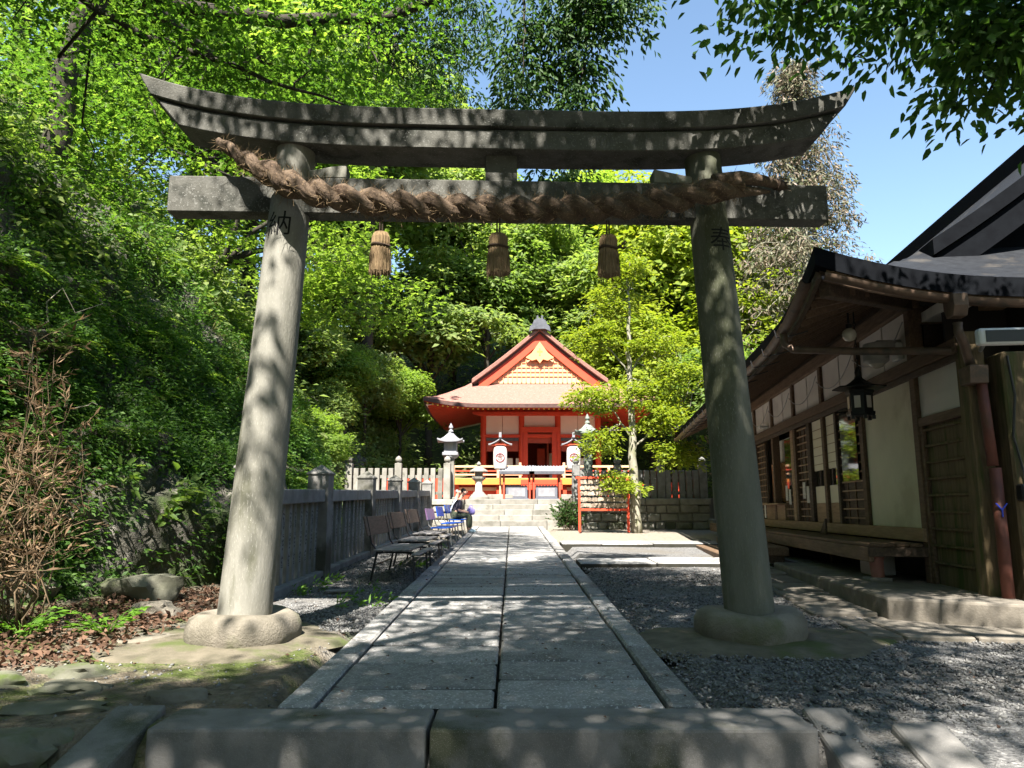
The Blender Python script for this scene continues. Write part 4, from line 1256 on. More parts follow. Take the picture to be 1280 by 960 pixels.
t = thing('stone_lantern', 'short white stone lantern on the terrace left of the paper lantern', 'lantern', (-1.28, 29.2, TZ))
obj('base', MB().lathe([(0.42, 0), (0.40, 0.1), (0.24, 0.22), (0.18, 0.3)], 16).mesh('base', smooth=True), 'pale_stone', t)
obj('shaft', MB().lathe([(0.15, 0.28), (0.13, 0.5), (0.15, 0.72)], 16).mesh('shaft', smooth=True), 'lantern_white', t)
obj('platform', MB().lathe([(0.16, 0.70), (0.27, 0.79), (0.27, 0.87)], 6).mesh('platform', 0.01), 'pale_stone', t)
obj('fire_box', MB().lathe([(0.16, 0.87), (0.16, 1.06)], 6).mesh('fire_box', 0.01), 'pale_stone', t)
obj('roof', MB().lathe([(0.36, 1.05), (0.35, 1.10), (0.2, 1.2), (0.07, 1.27)], 6).mesh('roof', 0.012), 'pale_stone', t)
obj('finial', MB().lathe([(0.05, 1.27), (0.09, 1.34), (0.06, 1.41), (0.01, 1.46)], 10).mesh('finial', smooth=True), 'pale_stone', t)

def offering(x, lab1, lab2):
    y = 29.7
    t = thing('offering_box', lab1, 'box', (x, y, TZ), 0, 'grey offering boxes')
    obj('box_body', MB().box(-0.42, 0.42, -0.3, 0.3, 0.05, 0.52).mesh('box_body', 0.015), 'box_grey', t)
    obj('box_foot', MB().box(-0.46, 0.46, -0.33, 0.33, 0.0, 0.06), 'box_grey', t)
    fr = obj('front_panel', MB().box(-0.32, 0.32, -0.312, -0.301, 0.12, 0.44), 'pale_metal', t)
    for k in range(7):
        obj('top_slat', MB().box(-0.40 + 0.12 * k, -0.33 + 0.12 * k, -0.29, 0.29, 0.52, 0.56), 'box_grey', t)
    t = thing('offering_shelter', lab2, 'shelter', (x, y, TZ), 0, 'small roofs over the offering boxes')
    for sx in (-1, 1):
        for sy in (-1, 1):
            obj('post', MB().box(sx * 0.5 - 0.035, sx * 0.5 + 0.035, sy * 0.4 - 0.035, sy * 0.4 + 0.035, 0, 1.08), 'vermilion_dark', t)
    rr = MB(); poly = []
    obj('roof', MB().prism([(-0.62, 1.06), (0.0, 1.30), (0.62, 1.06), (0.62, 1.0), (0, 1.22), (-0.62, 1.0)], -0.68, 0.68, 'x').mesh('roof'), 'pale_metal', t)
    for k in range(12):
        u = -0.66 + 1.32 * k / 11
        obj('roof_batten', MB().beam((u, -0.63, 1.07), (u, 0, 1.315), 0.04, 0.03), 'pale_metal', t)
    obj('fascia', MB().box(-0.68, 0.68, -0.66, -0.62, 0.97, 1.08), 'tile_grey', t)
offering(0.18, 'grey slatted offering box, the left one of the pair', 'small pale roof over the left offering box')
offering(1.34, 'grey slatted offering box, the right one of the pair', 'small pale roof over the right offering box')

# rack of votive plaques
rk = thing('votive_rack', 'vermilion rack hung with rows of wooden votive plaques before the stone wall', 'rack', (2.72, 22.6, gz(22.6)), 0)
for sx in (-1, 1):
    obj('post', MB().box(sx * 0.72 - 0.035, sx * 0.72 + 0.035, -0.035, 0.035, 0, 1.62).mesh('post', 0.006), 'vermilion', rk)
for z in (1.56, 0.62):
    obj('rail', MB().box(-0.82 if z > 1 else -0.69, 0.82 if z > 1 else 0.69, -0.03, 0.03, z, z + 0.07).mesh('rail', 0.006), 'vermilion', rk)
em_ = MB().prism([(-0.07, -0.025), (0.07, -0.025), (0.07, 0.07), (0, 0.10), (-0.07, 0.07)], -0.006, 0.006).mesh('votive_plaque'); em_.materials.append(MATS['ema_wood'])
for r0 in range(5):
    z = 1.46 - 0.17 * r0
    obj('hook_bar', MB().box(-0.69, 0.69, 0.012, 0.03, z + 0.075, z + 0.095), 'bench_iron', rk)
    for k in range(13):
        if random.random() < 0.97:
            obj('votive_plaque', em_, None, rk, (-0.64 + 0.107 * k + random.uniform(-.015, .015), random.uniform(-0.05, -0.01), z - 0.02 + random.uniform(-.012, .01)), (random.uniform(-.2, .25), random.uniform(-.35, .35), random.uniform(-.6, .6)))

# ------------------------------------------------------------------ office building on the right
BP = (4.687, 7.634); BA = R(6.8)
hall = thing('shrine_office', 'dark-roofed timber and plaster shrine office along the right side', 'building', (BP[0], BP[1], 0), R(90) - BA)
# local axes: x runs along the wall away from the viewer, y points out towards the path
def hb(name, x0, x1, y0, y1, z0, z1, m, bev=0.006, parent=None):
    return obj(name, MB().box(x0, x1, y0, y1, z0, z1).mesh(name, bev), m, parent or hall)
posts = [1.26, 3.16, 5.06, 6.98, 8.88, 10.76, 12.66, 14.5]
for k, x in enumerate(posts):
    hb('post', x - 0.07, x + 0.07, -0.1, 0.05, 0.2, 3.62, 'wood_brown')
hb('corner_post', -0.14, 0.08, -0.12, 0.06, 0.2, 3.0, 'wood_moss')
hb('top_beam', 1.15, 14.6, -0.09, 0.07, 3.60, 3.80, 'wood_brown', 0.01)
hb('tie_rail', 0.0, 14.55, 0.03, 0.085, 2.82, 2.97, 'wood_brown', 0.008)
hb('tie_rail', 0.0, 14.55, 0.025, 0.06, 2.74, 2.815, 'wood_dark', 0.006)
hb('sill_beam', 1.2, 14.55, 0.0, 0.09, 0.83, 0.985, 'wood_pale', 0.008)
for i in range(len(posts) - 1):
    x0, x1 = posts[i] + 0.071, posts[i + 1] - 0.071
    hb('plaster_panel', x0, x1, -0.06, 0.0, 2.965, 3.61, 'plaster_white', 0)
    hb('stud', (x0 + x1) / 2 - 0.025, (x0 + x1) / 2 + 0.025, -0.05, 0.012, 2.97, 3.6, 'plaster_white', 0)
hb('wall_panel', 1.34, 3.09, -0.06, 0.0, 0.98, 2.76, 'plaster_cream', 0)
# the low extension nearest the viewer
hb('plaster_panel', 0.09, 1.18, -0.06, 0.0, 2.26, 2.82, 'plaster_white', 0)
hb('rail', 0.08, 1.19, -0.05, 0.04, 2.16, 2.26, 'wood_brown')
hb('board', 0.08, 0.62, -0.06, -0.015, 0.36, 2.16, 'wood_moss', 0)
hb('board', 0.625, 1.19, -0.06, -0.016, 0.36, 2.16, 'wood_moss', 0)
for k in range(9):
    z = 0.60 + 0.187 * k
    hb('slat', 0.12, 1.17, -0.016, 0.018, z, z + 0.028, 'wood_moss', 0.003)
hb('frame', 0.08, 0.14, -0.015, 0.03, 0.36, 2.16, 'wood_moss'); hb('frame', 1.12, 1.19, -0.015, 0.03, 0.36, 2.16, 'wood_brown')

def lattice(x0, x1, z0, z1, dz=0.135, nv=3, m='wood_pale'):
    hb('lattice_back', x0, x1, -0.07, -0.03, z0, z1, 'wood_dark', 0)
    for k in range(int((z1 - z0) / dz)):
        z = z0 + dz * (k + 0.6)
        hb('lattice_slat', x0, x1, -0.02, 0.008, z, z + 0.022, m, 0)
    for k in range(nv):
        x = x0 + (x1 - x0) * (k + 0.5) / nv
        hb('lattice_bar', x - 0.016, x + 0.016, -0.03, -0.014, z0, z1, 'wood_brown', 0)
lattice(3.24, 4.32, 0.985, 2.74)
hb('window_pane', 3.46, 4.2, 0.012, 0.022, 1.63, 2.74, 'glass_pane', 0)
# sliding paper doors
hb('post', 4.34, 4.44, -0.09, 0.04, 0.985, 2.74, 'wood_dark')
for (x0, x1) in ((4.46, 5.13), (5.15, 5.84)):
    dr = hb('sliding_door', x0, x1, -0.05, 0.0, 1.87, 2.74, 'shoji', 0.004)
    for k in range(5):
        hb('door_bar', x0 + 0.01, x1 - 0.01, 0.0, 0.006, 1.97 + 0.15 * k, 1.98 + 0.15 * k, 'wood_pale', 0, dr)
    hb('stile', x0 - 0.001, x0 + 0.03, -0.05, 0.01, 0.985, 2.74, 'wood_pale', 0, dr)
    hb('pane', x0 + 0.05, x1 - 0.04, -0.04, -0.02, 1.6, 1.87, 'glass_pane', 0, dr)
    hb('pane_bar', (x0 + x1) / 2 - 0.03, (x0 + x1) / 2 + 0.03, -0.05, 0.004, 1.6, 1.87, 'wood_dark', 0, dr)
    hb('lower_panel', x0, x1, -0.05, 0.0, 1.31, 1.598, 'shoji', 0.004, dr)
    hb('kick_board', x0, x1, -0.05, 0.003, 0.985, 1.308, 'wood_pale', 0.004, dr)
hb('post', 5.86, 6.04, -0.09, 0.055, 0.985, 2.74, 'wood_dark')
lattice(6.06, 6.9, 0.985, 2.74)
hb('post', 7.08, 7.28, -0.09, 0.05, 0.985, 2.74, 'wood_pale')
hb('window_pane', 7.3, 8.02, -0.02, -0.008, 1.62, 2.62, 'glass_pane', 0)
lattice(7.3, 8.06, 0.985, 1.6, nv=4)
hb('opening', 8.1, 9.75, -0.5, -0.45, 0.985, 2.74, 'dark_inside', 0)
hb('curtain', 8.15, 9.3, -0.2, -0.18, 2.2, 2.7, 'paper_print', 0)
for (x0, x1) in ((8.15, 8.85), (8.95, 9.65)):
    sw = hb('counter_window', x0, x1, -0.1, -0.085, 1.36, 2.2, 'glass_orange_reflection', 0)
    hb('window_frame', x0 - 0.05, x0, -0.11, -0.07, 1.3, 2.25, 'wood_dark', 0, sw)
hb('counter_board', 8.1, 9.85, -0.08, 0.03, 0.985, 1.3, 'wood_pale')
hb('counter_shelf', 8.1, 9.85, -0.05, 0.16, 1.30, 1.335, 'wood_pale')
lattice(9.9, 10.7, 0.985, 2.74)
hb('wall_panel', 10.85, 14.4, -0.06, 0.0, 0.985, 2.74, 'plaster_cream', 0)
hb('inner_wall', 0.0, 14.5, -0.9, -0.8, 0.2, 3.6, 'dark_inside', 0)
for (x, z) in ((6.25, 1.32), (6.5, 1.4), (7.6, 1.3), (7.85, 1.38)):
    tag(hb('paper_slip', x - 0.09, x + 0.09, 0.03, 0.034, z, z + 0.3, 'paper_print', 0), None)
hb('paper_slip', 9.3, 9.42, 0.165, 0.168, 1.02, 1.3, 'paper', 0)
# veranda bench, steps, supports
for k in range(4):
    hb('veranda_plank', 1.2, 14.4, 0.10 + 0.15 * k, 0.246 + 0.15 * k, 0.775, 0.815, 'wood_brown', 0.006)
hb('veranda_fascia', 1.22, 14.4, 0.64, 0.70, 0.60, 0.77, 'wood_brown', 0.008)
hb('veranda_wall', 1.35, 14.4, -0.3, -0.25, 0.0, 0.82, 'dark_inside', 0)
hb('veranda_end', 1.2, 1.26, 0.02, 0.70, 0.66, 0.772, 'wood_dark', 0.006)
sup = obj('veranda_leg', MB().tube([(1.5, 0.52, 0.40), (1.5, 0.53, 0.6), (1.5, 0.50, 0.76)], [0.075, 0.08, 0.10], 12).mesh('veranda_leg', smooth=True), 'pipe_rose', hall)
hb('leg_stone', 1.37, 1.63, 0.40, 0.66, 0.36, 0.41, 'pale_stone', 0.012, sup)
obj('bracket', MB().prism([(4.3, 0.815), (4.65, 0.815), (4.3, 1.06)], 0.28, 0.31).mesh('bracket'), 'wood_dark', hall)
hb('under_box', 2.1, 2.5, 0.1, 0.4, 0.38, 0.7, 'grey_plastic', 0.01)
for (x0, x1, y0, y1, z0, z1, lab) in ((4.7, 9.6, 0.78, 1.22, 0.46, 0.60, 'long wooden upper step below the veranda'), (5.1, 9.4, 1.24, 1.72, 0.25, 0.43, 'long wooden lower step below the veranda')):
    o = MB().box(x0, x1, y0, y1, z0, z1).mesh('veranda_step', 0.012)
    s_ = thing('veranda_step', lab, 'step', (BP[0], BP[1], 0), R(90) - BA, 'steps below the veranda')
    obj('tread', o, 'wood_brown', s_)
    for x in (x0 + 0.1, (x0 + x1) / 2, x1 - 0.15):
        obj('block', MB().box(x, x + 0.1, y0 + 0.06, y1 - 0.06, 0.2, z0 - 0.002), 'wood_dark', s_)
# plinth slab and paving at its foot
pl = thing('plinth_slab', 'worn concrete plinth slab under the veranda of the office', 'slab', (BP[0], BP[1], 0), R(90) - BA)
obj('plinth', MB().add([(-0.32, 1.06, 0), (4.6, 1.06, 0.05), (4.6, -0.3, 0.05), (-0.75, 0.10, 0), (-0.75, -0.1, 0), (-0.32, 1.06, 0.37), (4.6, 1.06, 0.37), (4.6, -0.3, 0.37), (-0.75, 0.10, 0.37), (-0.75, -0.1, 0.37)],
    [(0, 1, 6, 5), (1, 2, 7, 6), (2, 4, 9, 7), (4, 3, 8, 9), (3, 0, 5, 8), (5, 6, 7, 9, 8), (0, 3, 4, 2, 1)]).mesh('plinth', 0.025, segs=2), 'paving_warm', pl)
pv = thing('paved_apron', 'irregular flat paving stones in front of the office plinth', 'paving', (BP[0], BP[1], 0), R(90) - BA)
pv['kind'] = 'structure'; del pv['category']
r_ = random.Random(77)
x = -1.3
while x < 12:
    x2 = x + r_.uniform(0.7, 1.3)
    ya = 1.08 if x > -0.6 else -0.2
    ye = 1.62 + r_.uniform(-0.1, 0.12)
    while ya < ye - 0.05:
        yb = min(ya + r_.uniform(0.4, 0.7), ye)
        if ye - yb < 0.25: yb = ye
        wy = BP[1] + x * math.cos(BA)
        zt = gz(wy) + 0.012
        if not (x > 4.4 and yb > 1.8):
            obj('paving_stone', MB().box(x + 0.012, x2 - 0.012, ya + 0.012, yb - 0.012, zt - 0.1, zt + r_.uniform(-.004, .006)).mesh('paving_stone', 0.012, jitter=0.008), 'paving_warm', pv)
        ya = yb
    x = x2

# roof of the office (u across = local -y direction, v along = local x)
rf = bpy.data.objects.new('roof', None); COL.objects.link(rf); rf.parent = hall
RW = 5.4
rf.location = (0, 1.5 - RW, 0)
ae, ve0, ve1, vgg, ze2, H2, c2_ = RW, -0.28, 16.4, 1.5, 3.50, 3.9, 0.42
rf.rotation_euler = (0, 0, R(90)); rf.scale = (1, -1, 1)
def hall_roof():
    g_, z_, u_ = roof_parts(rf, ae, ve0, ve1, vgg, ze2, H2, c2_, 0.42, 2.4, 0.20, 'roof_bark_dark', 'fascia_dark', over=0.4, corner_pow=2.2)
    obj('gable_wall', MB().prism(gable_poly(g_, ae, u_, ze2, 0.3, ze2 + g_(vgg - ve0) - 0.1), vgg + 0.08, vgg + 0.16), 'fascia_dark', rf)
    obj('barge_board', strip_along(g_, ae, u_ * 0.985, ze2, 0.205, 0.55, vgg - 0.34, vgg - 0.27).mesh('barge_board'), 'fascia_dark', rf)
    return g_, z_, u_
g2, zf2, ug2 = hall_roof()
obj('ridge', MB().box(-0.22, 0.22, vgg - 0.42, ve1 - 2, ze2 + H2 - 0.75, ze2 + H2 + 0.12).mesh('ridge', 0.03), 'fascia_dark', rf)
# sheathing and rafters below the long eave; edge board; hall coordinates (x along, y out)
YE = 1.5
def eave_z(x):
    return zf2(ae, x) if True else 0
def zroof(x, y):
    return zf2(RW - (YE - y), x)
sm = MB()
xs_ = np.linspace(-0.2, 14.6, 60)
P = [(x, y, zroof(x, y) - 0.23) for x in xs_ for y in (YE - 0.05, 0.9, 0.3, -0.2)]
sm.grid(P, len(xs_), 4)
obj('soffit', sm.mesh('soffit', smooth='all'), 'wood_dark', hall)
fr_ = MB()
xf_ = np.linspace(-0.2, 14.6, 60)
P = [(x, y, zf2(RW - (YE - y), x) - 0.235) for y in np.linspace(YE - 0.05, -3.5, 24) for x in (-0.24, 0.3, 0.9, 1.45)]
obj('front_soffit', MB().grid(P, 24, 4).mesh('front_soffit', smooth='all'), 'wood_dark', hall)
for k in range(62):
    x = 0.15 + 0.235 * k
    ya, yb = YE - 0.10, -0.05
    if x < 1.2: yb = max(yb, YE - 0.1 - (x + 0.28) * 0.95)
    obj('rafter', MB().beam((x, ya, zroof(x, ya) - 0.275), (x, yb, zroof(x, yb) - 0.31), 0.065, 0.085), 'wood_brown', hall)
obj('hip_rafter', MB().beam((-0.12, YE - 0.12, zf2(RW - 0.12, -0.12) - 0.36), (1.25, 0.0, 3.68), 0.13, 0.2).mesh('hip_rafter', 0.01), 'wood_dark', hall)
eb = MB()
for x0, x1 in zip(np.linspace(-0.2, 14.6, 50)[:-1], np.linspace(-0.2, 14.6, 50)[1:]):
    eb.beam((x0, YE - 0.05, zroof(x0, YE) - 0.26), (x1 + 0.003, YE - 0.05, zroof(x1, YE) - 0.26), 0.05, 0.10)
obj('eave_board', eb, 'wood_dark', hall)
eb = MB()
for y0, y1 in zip(np.linspace(YE - 0.1, -3.4, 26)[:-1], np.linspace(YE - 0.1, -3.4, 26)[1:]):
    eb.beam((-0.23, y0, zf2(RW - (YE - y0), -0.2) - 0.27), (-0.23, y1 - 0.003, zf2(RW - (YE - y1), -0.2) - 0.27), 0.05, 0.12)
obj('eave_board', eb, 'wood_brown', hall)
# beams and white tie ends under the front eave, dark sheet standing in for recess shade beside the corner
for k in range(5):
    hb('rafter_end', 0.05, 1.2, -0.35 - 0.42 * k, -0.10 - 0.42 * k, 3.42, 3.54, 'plaster_white' if k % 2 == 0 else 'wood_pale', 0.006)
hb('front_beam', 1.18, 1.3, -4.0, 0.0, 3.40, 3.62, 'wood_brown', 0.01)
hb('recess_shade_sheet', 0.7, 0.75, -4.0, -0.14, 2.4, 3.5, 'dark_inside', 0)
hb('front_wall', 1.2, 1.3, -4.0, -0.12, 0.3, 3.4, 'wood_dark', 0)
hb('timber_post', -0.30, 0.1, -0.55, -0.20, 0.2, 2.75, 'wood_moss', 0.02)
hb('upper_wall', 1.3, 14.5, -0.08, -0.03, 3.79, 4.02, 'wood_dark', 0)
# gutters
def gutter(pts, r_=0.065):
    mb = MB(); n = 9
    pts = [Vector(p) for p in pts]
    for i, p in enumerate(pts):
        d = (pts[min(i + 1, len(pts) - 1)] - pts[max(i - 1, 0)]).normalized()
        a_ = d.cross(Vector((0, 0, 1))).normalized()
        for q in (1.0, 0.86):
            for k in range(n):
                t_ = math.pi * k / (n - 1)
                mb.v.append(tuple(p + a_ * math.cos(t_) * r_ * q - Vector((0, 0, 1)) * math.sin(t_) * r_ * q))
    for i in range(len(pts) - 1):
        for q in range(2):
            for k in range(n - 1):
                A = i * 2 * n + q * n + k; B = A + 2 * n
                mb.f.append((A, A + 1, B + 1, B))
    return mb.mesh('gutter', smooth='all')
gx = np.linspace(0.75, 14.4, 40)
gt_ = obj('gutter', gutter([(x, YE + 0.07, zroof(x, YE) - 0.27) for x in gx]), 'copper_brown', hall)
obj('gutter', gutter([(x, YE + 0.07, zroof(x, YE) - 0.29) for x in np.linspace(-0.2, 0.74, 8)]), 'copper_brown', hall)
obj('gutter', gutter([(-0.36, y, zf2(RW - (YE - y), -0.2) - 0.30) for y in np.linspace(YE - 0.05, -3.2, 20)]), 'copper_brown', hall)
hk = MB().tube([(0, 0.09, 0.02), (0, 0.07, -0.07), (0, 0.0, -0.075), (0, -0.12, -0.05), (0, -0.3, 0.0)], 0.008, 5).mesh('gutter_hook'); hk.materials.append(MATS['bench_iron'])
for k in range(15):
    x = 1.0 + 0.75 * k
    obj('gutter_hook', hk, None, hall, (x, YE + 0.07, zroof(x, YE) - 0.27))
# slanting drain pipe from the long gutter to the hopper at the corner
zg = zroof(0.95, YE) - 0.30
obj('drain_pipe', MB().tube([(0.95, YE + 0.07, zg), (0.95, YE + 0.06, zg - 0.14), (0.9, YE - 0.02, zg - 0.22), (0.55, 0.9, zg - 0.33), (0.1, 0.05, zg - 0.44), (0.0, -0.1, zg - 0.50)], 0.045, 12).mesh('drain_pipe', smooth='all'), 'copper_brown', hall)
hp = obj('hopper', MB().prism([(-0.14, 2.42), (0.14, 2.42), (0.17, 2.66), (-0.17, 2.66)], -0.26, -0.02).mesh('hopper', 0.01), 'copper_brown', hall)
hp.location = (-0.2, 0.13, 0.62); hp.scale = (0.75, 0.75, 0.75)
obj('downpipe', MB().tube([(-0.24, -0.02, 2.44), (-0.26, -0.04, 1.62)], 0.05, 12).mesh('downpipe', smooth='all'), 'pipe_red', hall)
dpp = obj('downpipe', MB().tube([(-0.27, -0.05, 1.60), (-0.27, -0.05, 0.18)], 0.055, 12).mesh('downpipe', smooth='all'), 'pipe_red', hall)
for s in (-1, 1):
    obj('tape_mark', MB().beam((-0.329, -0.045 - 0.05 * s, 1.26), (-0.329, -0.045 + 0.005 * s, 1.19), 0.01, 0.018, up=(1, 0, 0)), 'tape_blue', dpp)
obj('tape_mark', MB().beam((-0.329, -0.045, 1.19), (-0.329, -0.045, 1.13), 0.01, 0.018, up=(1, 0, 0)), 'tape_blue', dpp)
fh = obj('rain_head', MB().prism([(-0.1, 3.02), (0.1, 3.02), (0.17, 3.16), (0.17, 3.34), (-0.17, 3.34), (-0.17, 3.16)], -0.1, 0.1).mesh('rain_head', 0.008), 'copper_brown', hall)
fh.location = (-0.36, 0.2, 0.98); fh.scale = (0.7, 0.7, 0.7)
obj('drain_pipe', MB().tube([(-0.36, 0.2, 3.04), (-0.36, 0.2, 2.94), (-0.28, 0.12, 2.84), (-0.22, 0.08, 2.76), (-0.21, 0.05, 2.64)], 0.045, 12).mesh('drain_pipe', smooth='all'), 'copper_brown', hall)
# drooping lamp cable along the plaster
cb = MB()
for i in range(1, 7):
    x0, x1 = posts[i - 1], posts[i]
    cb.tube([(x0 + (x1 - x0) * t_, 0.09, 3.45 - 0.28 * math.sin(math.pi * t_) ** 0.8 - 0.1 * t_) for t_ in np.linspace(0, 1, 9)], 0.008, 5)
obj('cable', cb, 'grey_plastic', hall)
hb('tube_lamp', 9.3, 9.5, 0.02, 0.2, 3.02, 3.07, 'white_plastic', 0.008)
obj('hanging_cable', MB().tube([(-0.33, -0.24, 2.7), (-0.34, -0.27, 2.3), (-0.33, -0.22, 1.9), (-0.34, -0.30, 1.4)], 0.012, 6), 'black_plastic', hall)

# fittings that hang on the office
def on_hall(name, label, cat, x, y, z, group=None):
    d = Vector((math.sin(BA), math.cos(BA))); n_ = Vector((-math.cos(BA), math.sin(BA)))
    p = Vector(BP) + d * x + n_ * y
    return thing(name, label, cat, (p.x, p.y, z), R(90) - BA, group)
lt = on_hall('hanging_lantern', 'black bronze hexagonal lantern hanging on a chain under the eave', 'lantern', 1.36, 0.62, 2.32)
body = MB().lathe([(0.155, 0.0), (0.165, 0.02), (0.165, 0.05), (0.145, 0.05), (0.15, 0.27), (0.165, 0.28), (0.165, 0.31)], 6)
obj('body', body.mesh('body'), 'black_bronze', lt)
for k in range(6):
    t_ = 2 * math.pi * (k + 0.5) / 6
    obj('pane', MB().box(-0.035, 0.035, 0.131, 0.136, 0.09, 0.235), 'lamp_glass', lt, (0, 0, 0), (0, 0, t_ - math.pi / 2))
    obj('foot', MB().box(-0.02, 0.02, -0.02, 0.02, -0.045, 0.0), 'black_bronze', lt, (0.14 * math.cos(t_ + 0.52), 0.14 * math.sin(t_ + 0.52), 0))
rl = MB().lathe([(0.315, 0.315), (0.31, 0.33), (0.2, 0.365), (0.1, 0.42), (0.05, 0.46), (0.035, 0.5)], 6).mesh('roof')
for v in rl.vertices:
    rr = math.hypot(v.co.x, v.co.y)
    if rr > 0.28: v.co.z += 0.02
obj('roof', rl, 'black_bronze', lt)
ch = MB().lathe([(0.035, 0.48), (0.04, 0.54), (0.02, 0.6)], 10)
for k in range(14):
    z = 0.6 + 0.045 * k
    ch.tube([((0.014 * math.cos(q) if k % 2 else 0), (0 if k % 2 else 0.014 * math.cos(q)), z + 0.03 * math.sin(q)) for q in np.linspace(0, 6.28, 9)], 0.005, 5)
ch.tube([(0, 0, 1.15), (0, 0, 1.42)], 0.01, 6)
obj('chain', ch, 'black_bronze', lt)
gb = on_hall('globe_lamp', 'small round glass lamp under the corner of the office eave', 'lamp', 0.85, 0.85, 3.22)
obj('globe', MB().lathe([(0.01, -0.085), (0.05, -0.07), (0.075, -0.03), (0.08, 0.0), (0.07, 0.04), (0.035, 0.07)], 18).mesh('globe', smooth='all'), 'lamp_glass', gb)
obj('socket', MB().lathe([(0.035, 0.07), (0.035, 0.12), (0.012, 0.13), (0.012, 0.26)], 12).mesh('socket', smooth=True), 'black_bronze', gb)
fl = on_hall('wall_lamp', 'grey dome-shaped security lamp on a bracket on the upper plaster wall', 'lamp', 1.62, 0.3, 3.10)
obj('housing', MB().lathe([(0.10, -0.10), (0.15, -0.06), (0.155, 0.1), (0.14, 0.16), (0.05, 0.18)], 20).mesh('housing', smooth=True), 'grey_plastic', fl)
obj('lens', MB().lathe([(0.03, -0.15), (0.075, -0.13), (0.095, -0.10)], 16).mesh('lens', smooth=True), 'lamp_glass', fl)
obj('arm', MB().box(-0.05, 0.05, -0.3, 0.0, 0.1, 0.2).mesh('arm', 0.01), 'grey_plastic', fl)
obj('wall_plate', MB().box(-0.10, 0.10, -0.30, -0.22, -0.06, 0.16).mesh('wall_plate', 0.012), 'white_plastic', fl)
fd_ = on_hall('floodlight', 'pale framed black floodlight at the right edge under the eave', 'lamp', -0.66, 0.02, 2.74)
obj('case', MB().box(-0.05, 0.05, -0.28, 0.16, 0.0, 0.16).mesh('case', 0.025, segs=2), 'white_plastic', fd_)
obj('lens', MB().box(-0.056, -0.0505, -0.25, 0.10, 0.022, 0.135), 'black_plastic', fd_)
obj('bracket', MB().tube([(0.05, -0.06, 0.08), (0.3, -0.06, 0.1), (0.5, -0.1, 0.05)], 0.02, 8), 'grey_plastic', fd_)
sb = on_hall('meter_box', 'small dark box on the timber post at the right edge', 'box', -0.36, -0.3, 1.28)
obj('case', MB().box(-0.06, 0.06, -0.1, 0.1, 0, 0.16).mesh('case', 0.015), 'black_plastic', sb)
obj('cap', MB().box(-0.075, -0.02, -0.11, 0.03, 0.12, 0.19).mesh('cap', 0.015), 'tile_grey', sb)

# ------------------------------------------------------------------ benches
def wooden_bench(y0, label):
    t = thing('wooden_bench', label, 'bench', (-1.62, y0, gz(y0)), 0, 'brown slatted benches beside the path')
    Ln = 1.86
    for k in range(4):
        x = -0.19 + 0.125 * k
        obj('seat_slat', MB().box(x - 0.056, x + 0.056, 0, Ln, 0.395, 0.42).mesh('seat_slat', 0.006, jitter=0.001), 'bench_slat_wood', t)
    obj('front_slat', MB().box(0.242, 0.345, 0, Ln, 0.36, 0.383).mesh('front_slat', 0.006), 'bench_slat_wood', t, (0, 0, 0.0), (0, R(4), 0))
    bk = MB().box(-0.011, 0.011, 0, Ln, 0, 0.27).mesh('backrest', 0.006)
    obj('backrest', bk, 'bench_wood', t, (-0.33, 0, 0.60), (0, R(-14), 0))
    for y in (0.16, Ln - 0.16):
        obj('leg', MB().tube([(0.27, y, 0.36), (0.30, y, 0.0)], 0.016, 8), 'bench_iron', t)
        obj('leg', MB().tube([(-0.22, y, 0.39), (-0.30, y, 0.0)], 0.016, 8), 'bench_iron', t)
        obj('back_strut', MB().tube([(0.28, y, 0.37), (-0.22, y, 0.382), (-0.30, y, 0.5), (-0.385, y, 0.86)], 0.015, 8), 'bench_iron', t)
    obj('stretcher', MB().tube([(-0.26, 0.16, 0.2), (-0.26, Ln - 0.16, 0.2)], 0.011, 8), 'bench_iron', t)
wooden_bench(10.35, 'brown slatted wooden bench by the fence, nearest of the row')
wooden_bench(12.35, 'brown slatted wooden bench, second of the row by the fence')
wooden_bench(14.35, 'brown slatted wooden bench, third of the row, next to the faded pink seat')
def blue_bench(y0, label, mback):
    t = thing('plastic_bench', label, 'bench', (-1.60, y0, gz(y0)), 0, 'blue plastic benches beside the path')
    Ln = 1.8
    obj('seat', MB().prism([(-0.22, 0.39), (-0.18, 0.40), (0.1, 0.395), (0.26, 0.415), (0.275, 0.40), (0.265, 0.385), (0.1, 0.37), (-0.2, 0.37)], 0, Ln).mesh('seat', 0.006), 'bench_blue', t)
    obj('backrest', MB().box(-0.012, 0.012, 0.02, Ln - 0.02, 0, 0.26).mesh('backrest', 0.01, segs=2), mback, t, (-0.30, 0, 0.56), (0, R(-12), 0))
    for y in (0.12, Ln - 0.12):
        for x in (-0.22, 0.22):
            obj('leg', MB().tube([(x * 0.9, y, 0.38), (x * 1.1, y, 0.0)], 0.018, 8), 'steel', t)
        obj('back_strut', MB().tube([(-0.2, y, 0.37), (-0.28, y, 0.45), (-0.355, y, 0.80)], 0.015, 8), 'steel', t)
blue_bench(17.1, 'plastic bench with a sun-faded pink backrest', 'bench_faded')
blue_bench(19.5, 'blue plastic bench between the pink-backed bench and the seated person', 'bench_blue')
blue_bench(21.9, 'blue plastic bench on which the person in dark shirt sits', 'bench_blue')
t = thing('scrap_board', 'small flat grey board lying on the gravel near the first bench', 'board', (-2.1, 9.4, gz(9.4) - 0.012), 0.5)
obj('plank', MB().box(-0.16, 0.16, -0.04, 0.04, 0, 0.03).mesh('plank', 0.006), 'bench_slat_wood', t)
obj('plank', MB().box(-0.12, 0.2, 0.06, 0.13, 0, 0.025).mesh('plank', 0.006), 'bench_slat_wood', t)

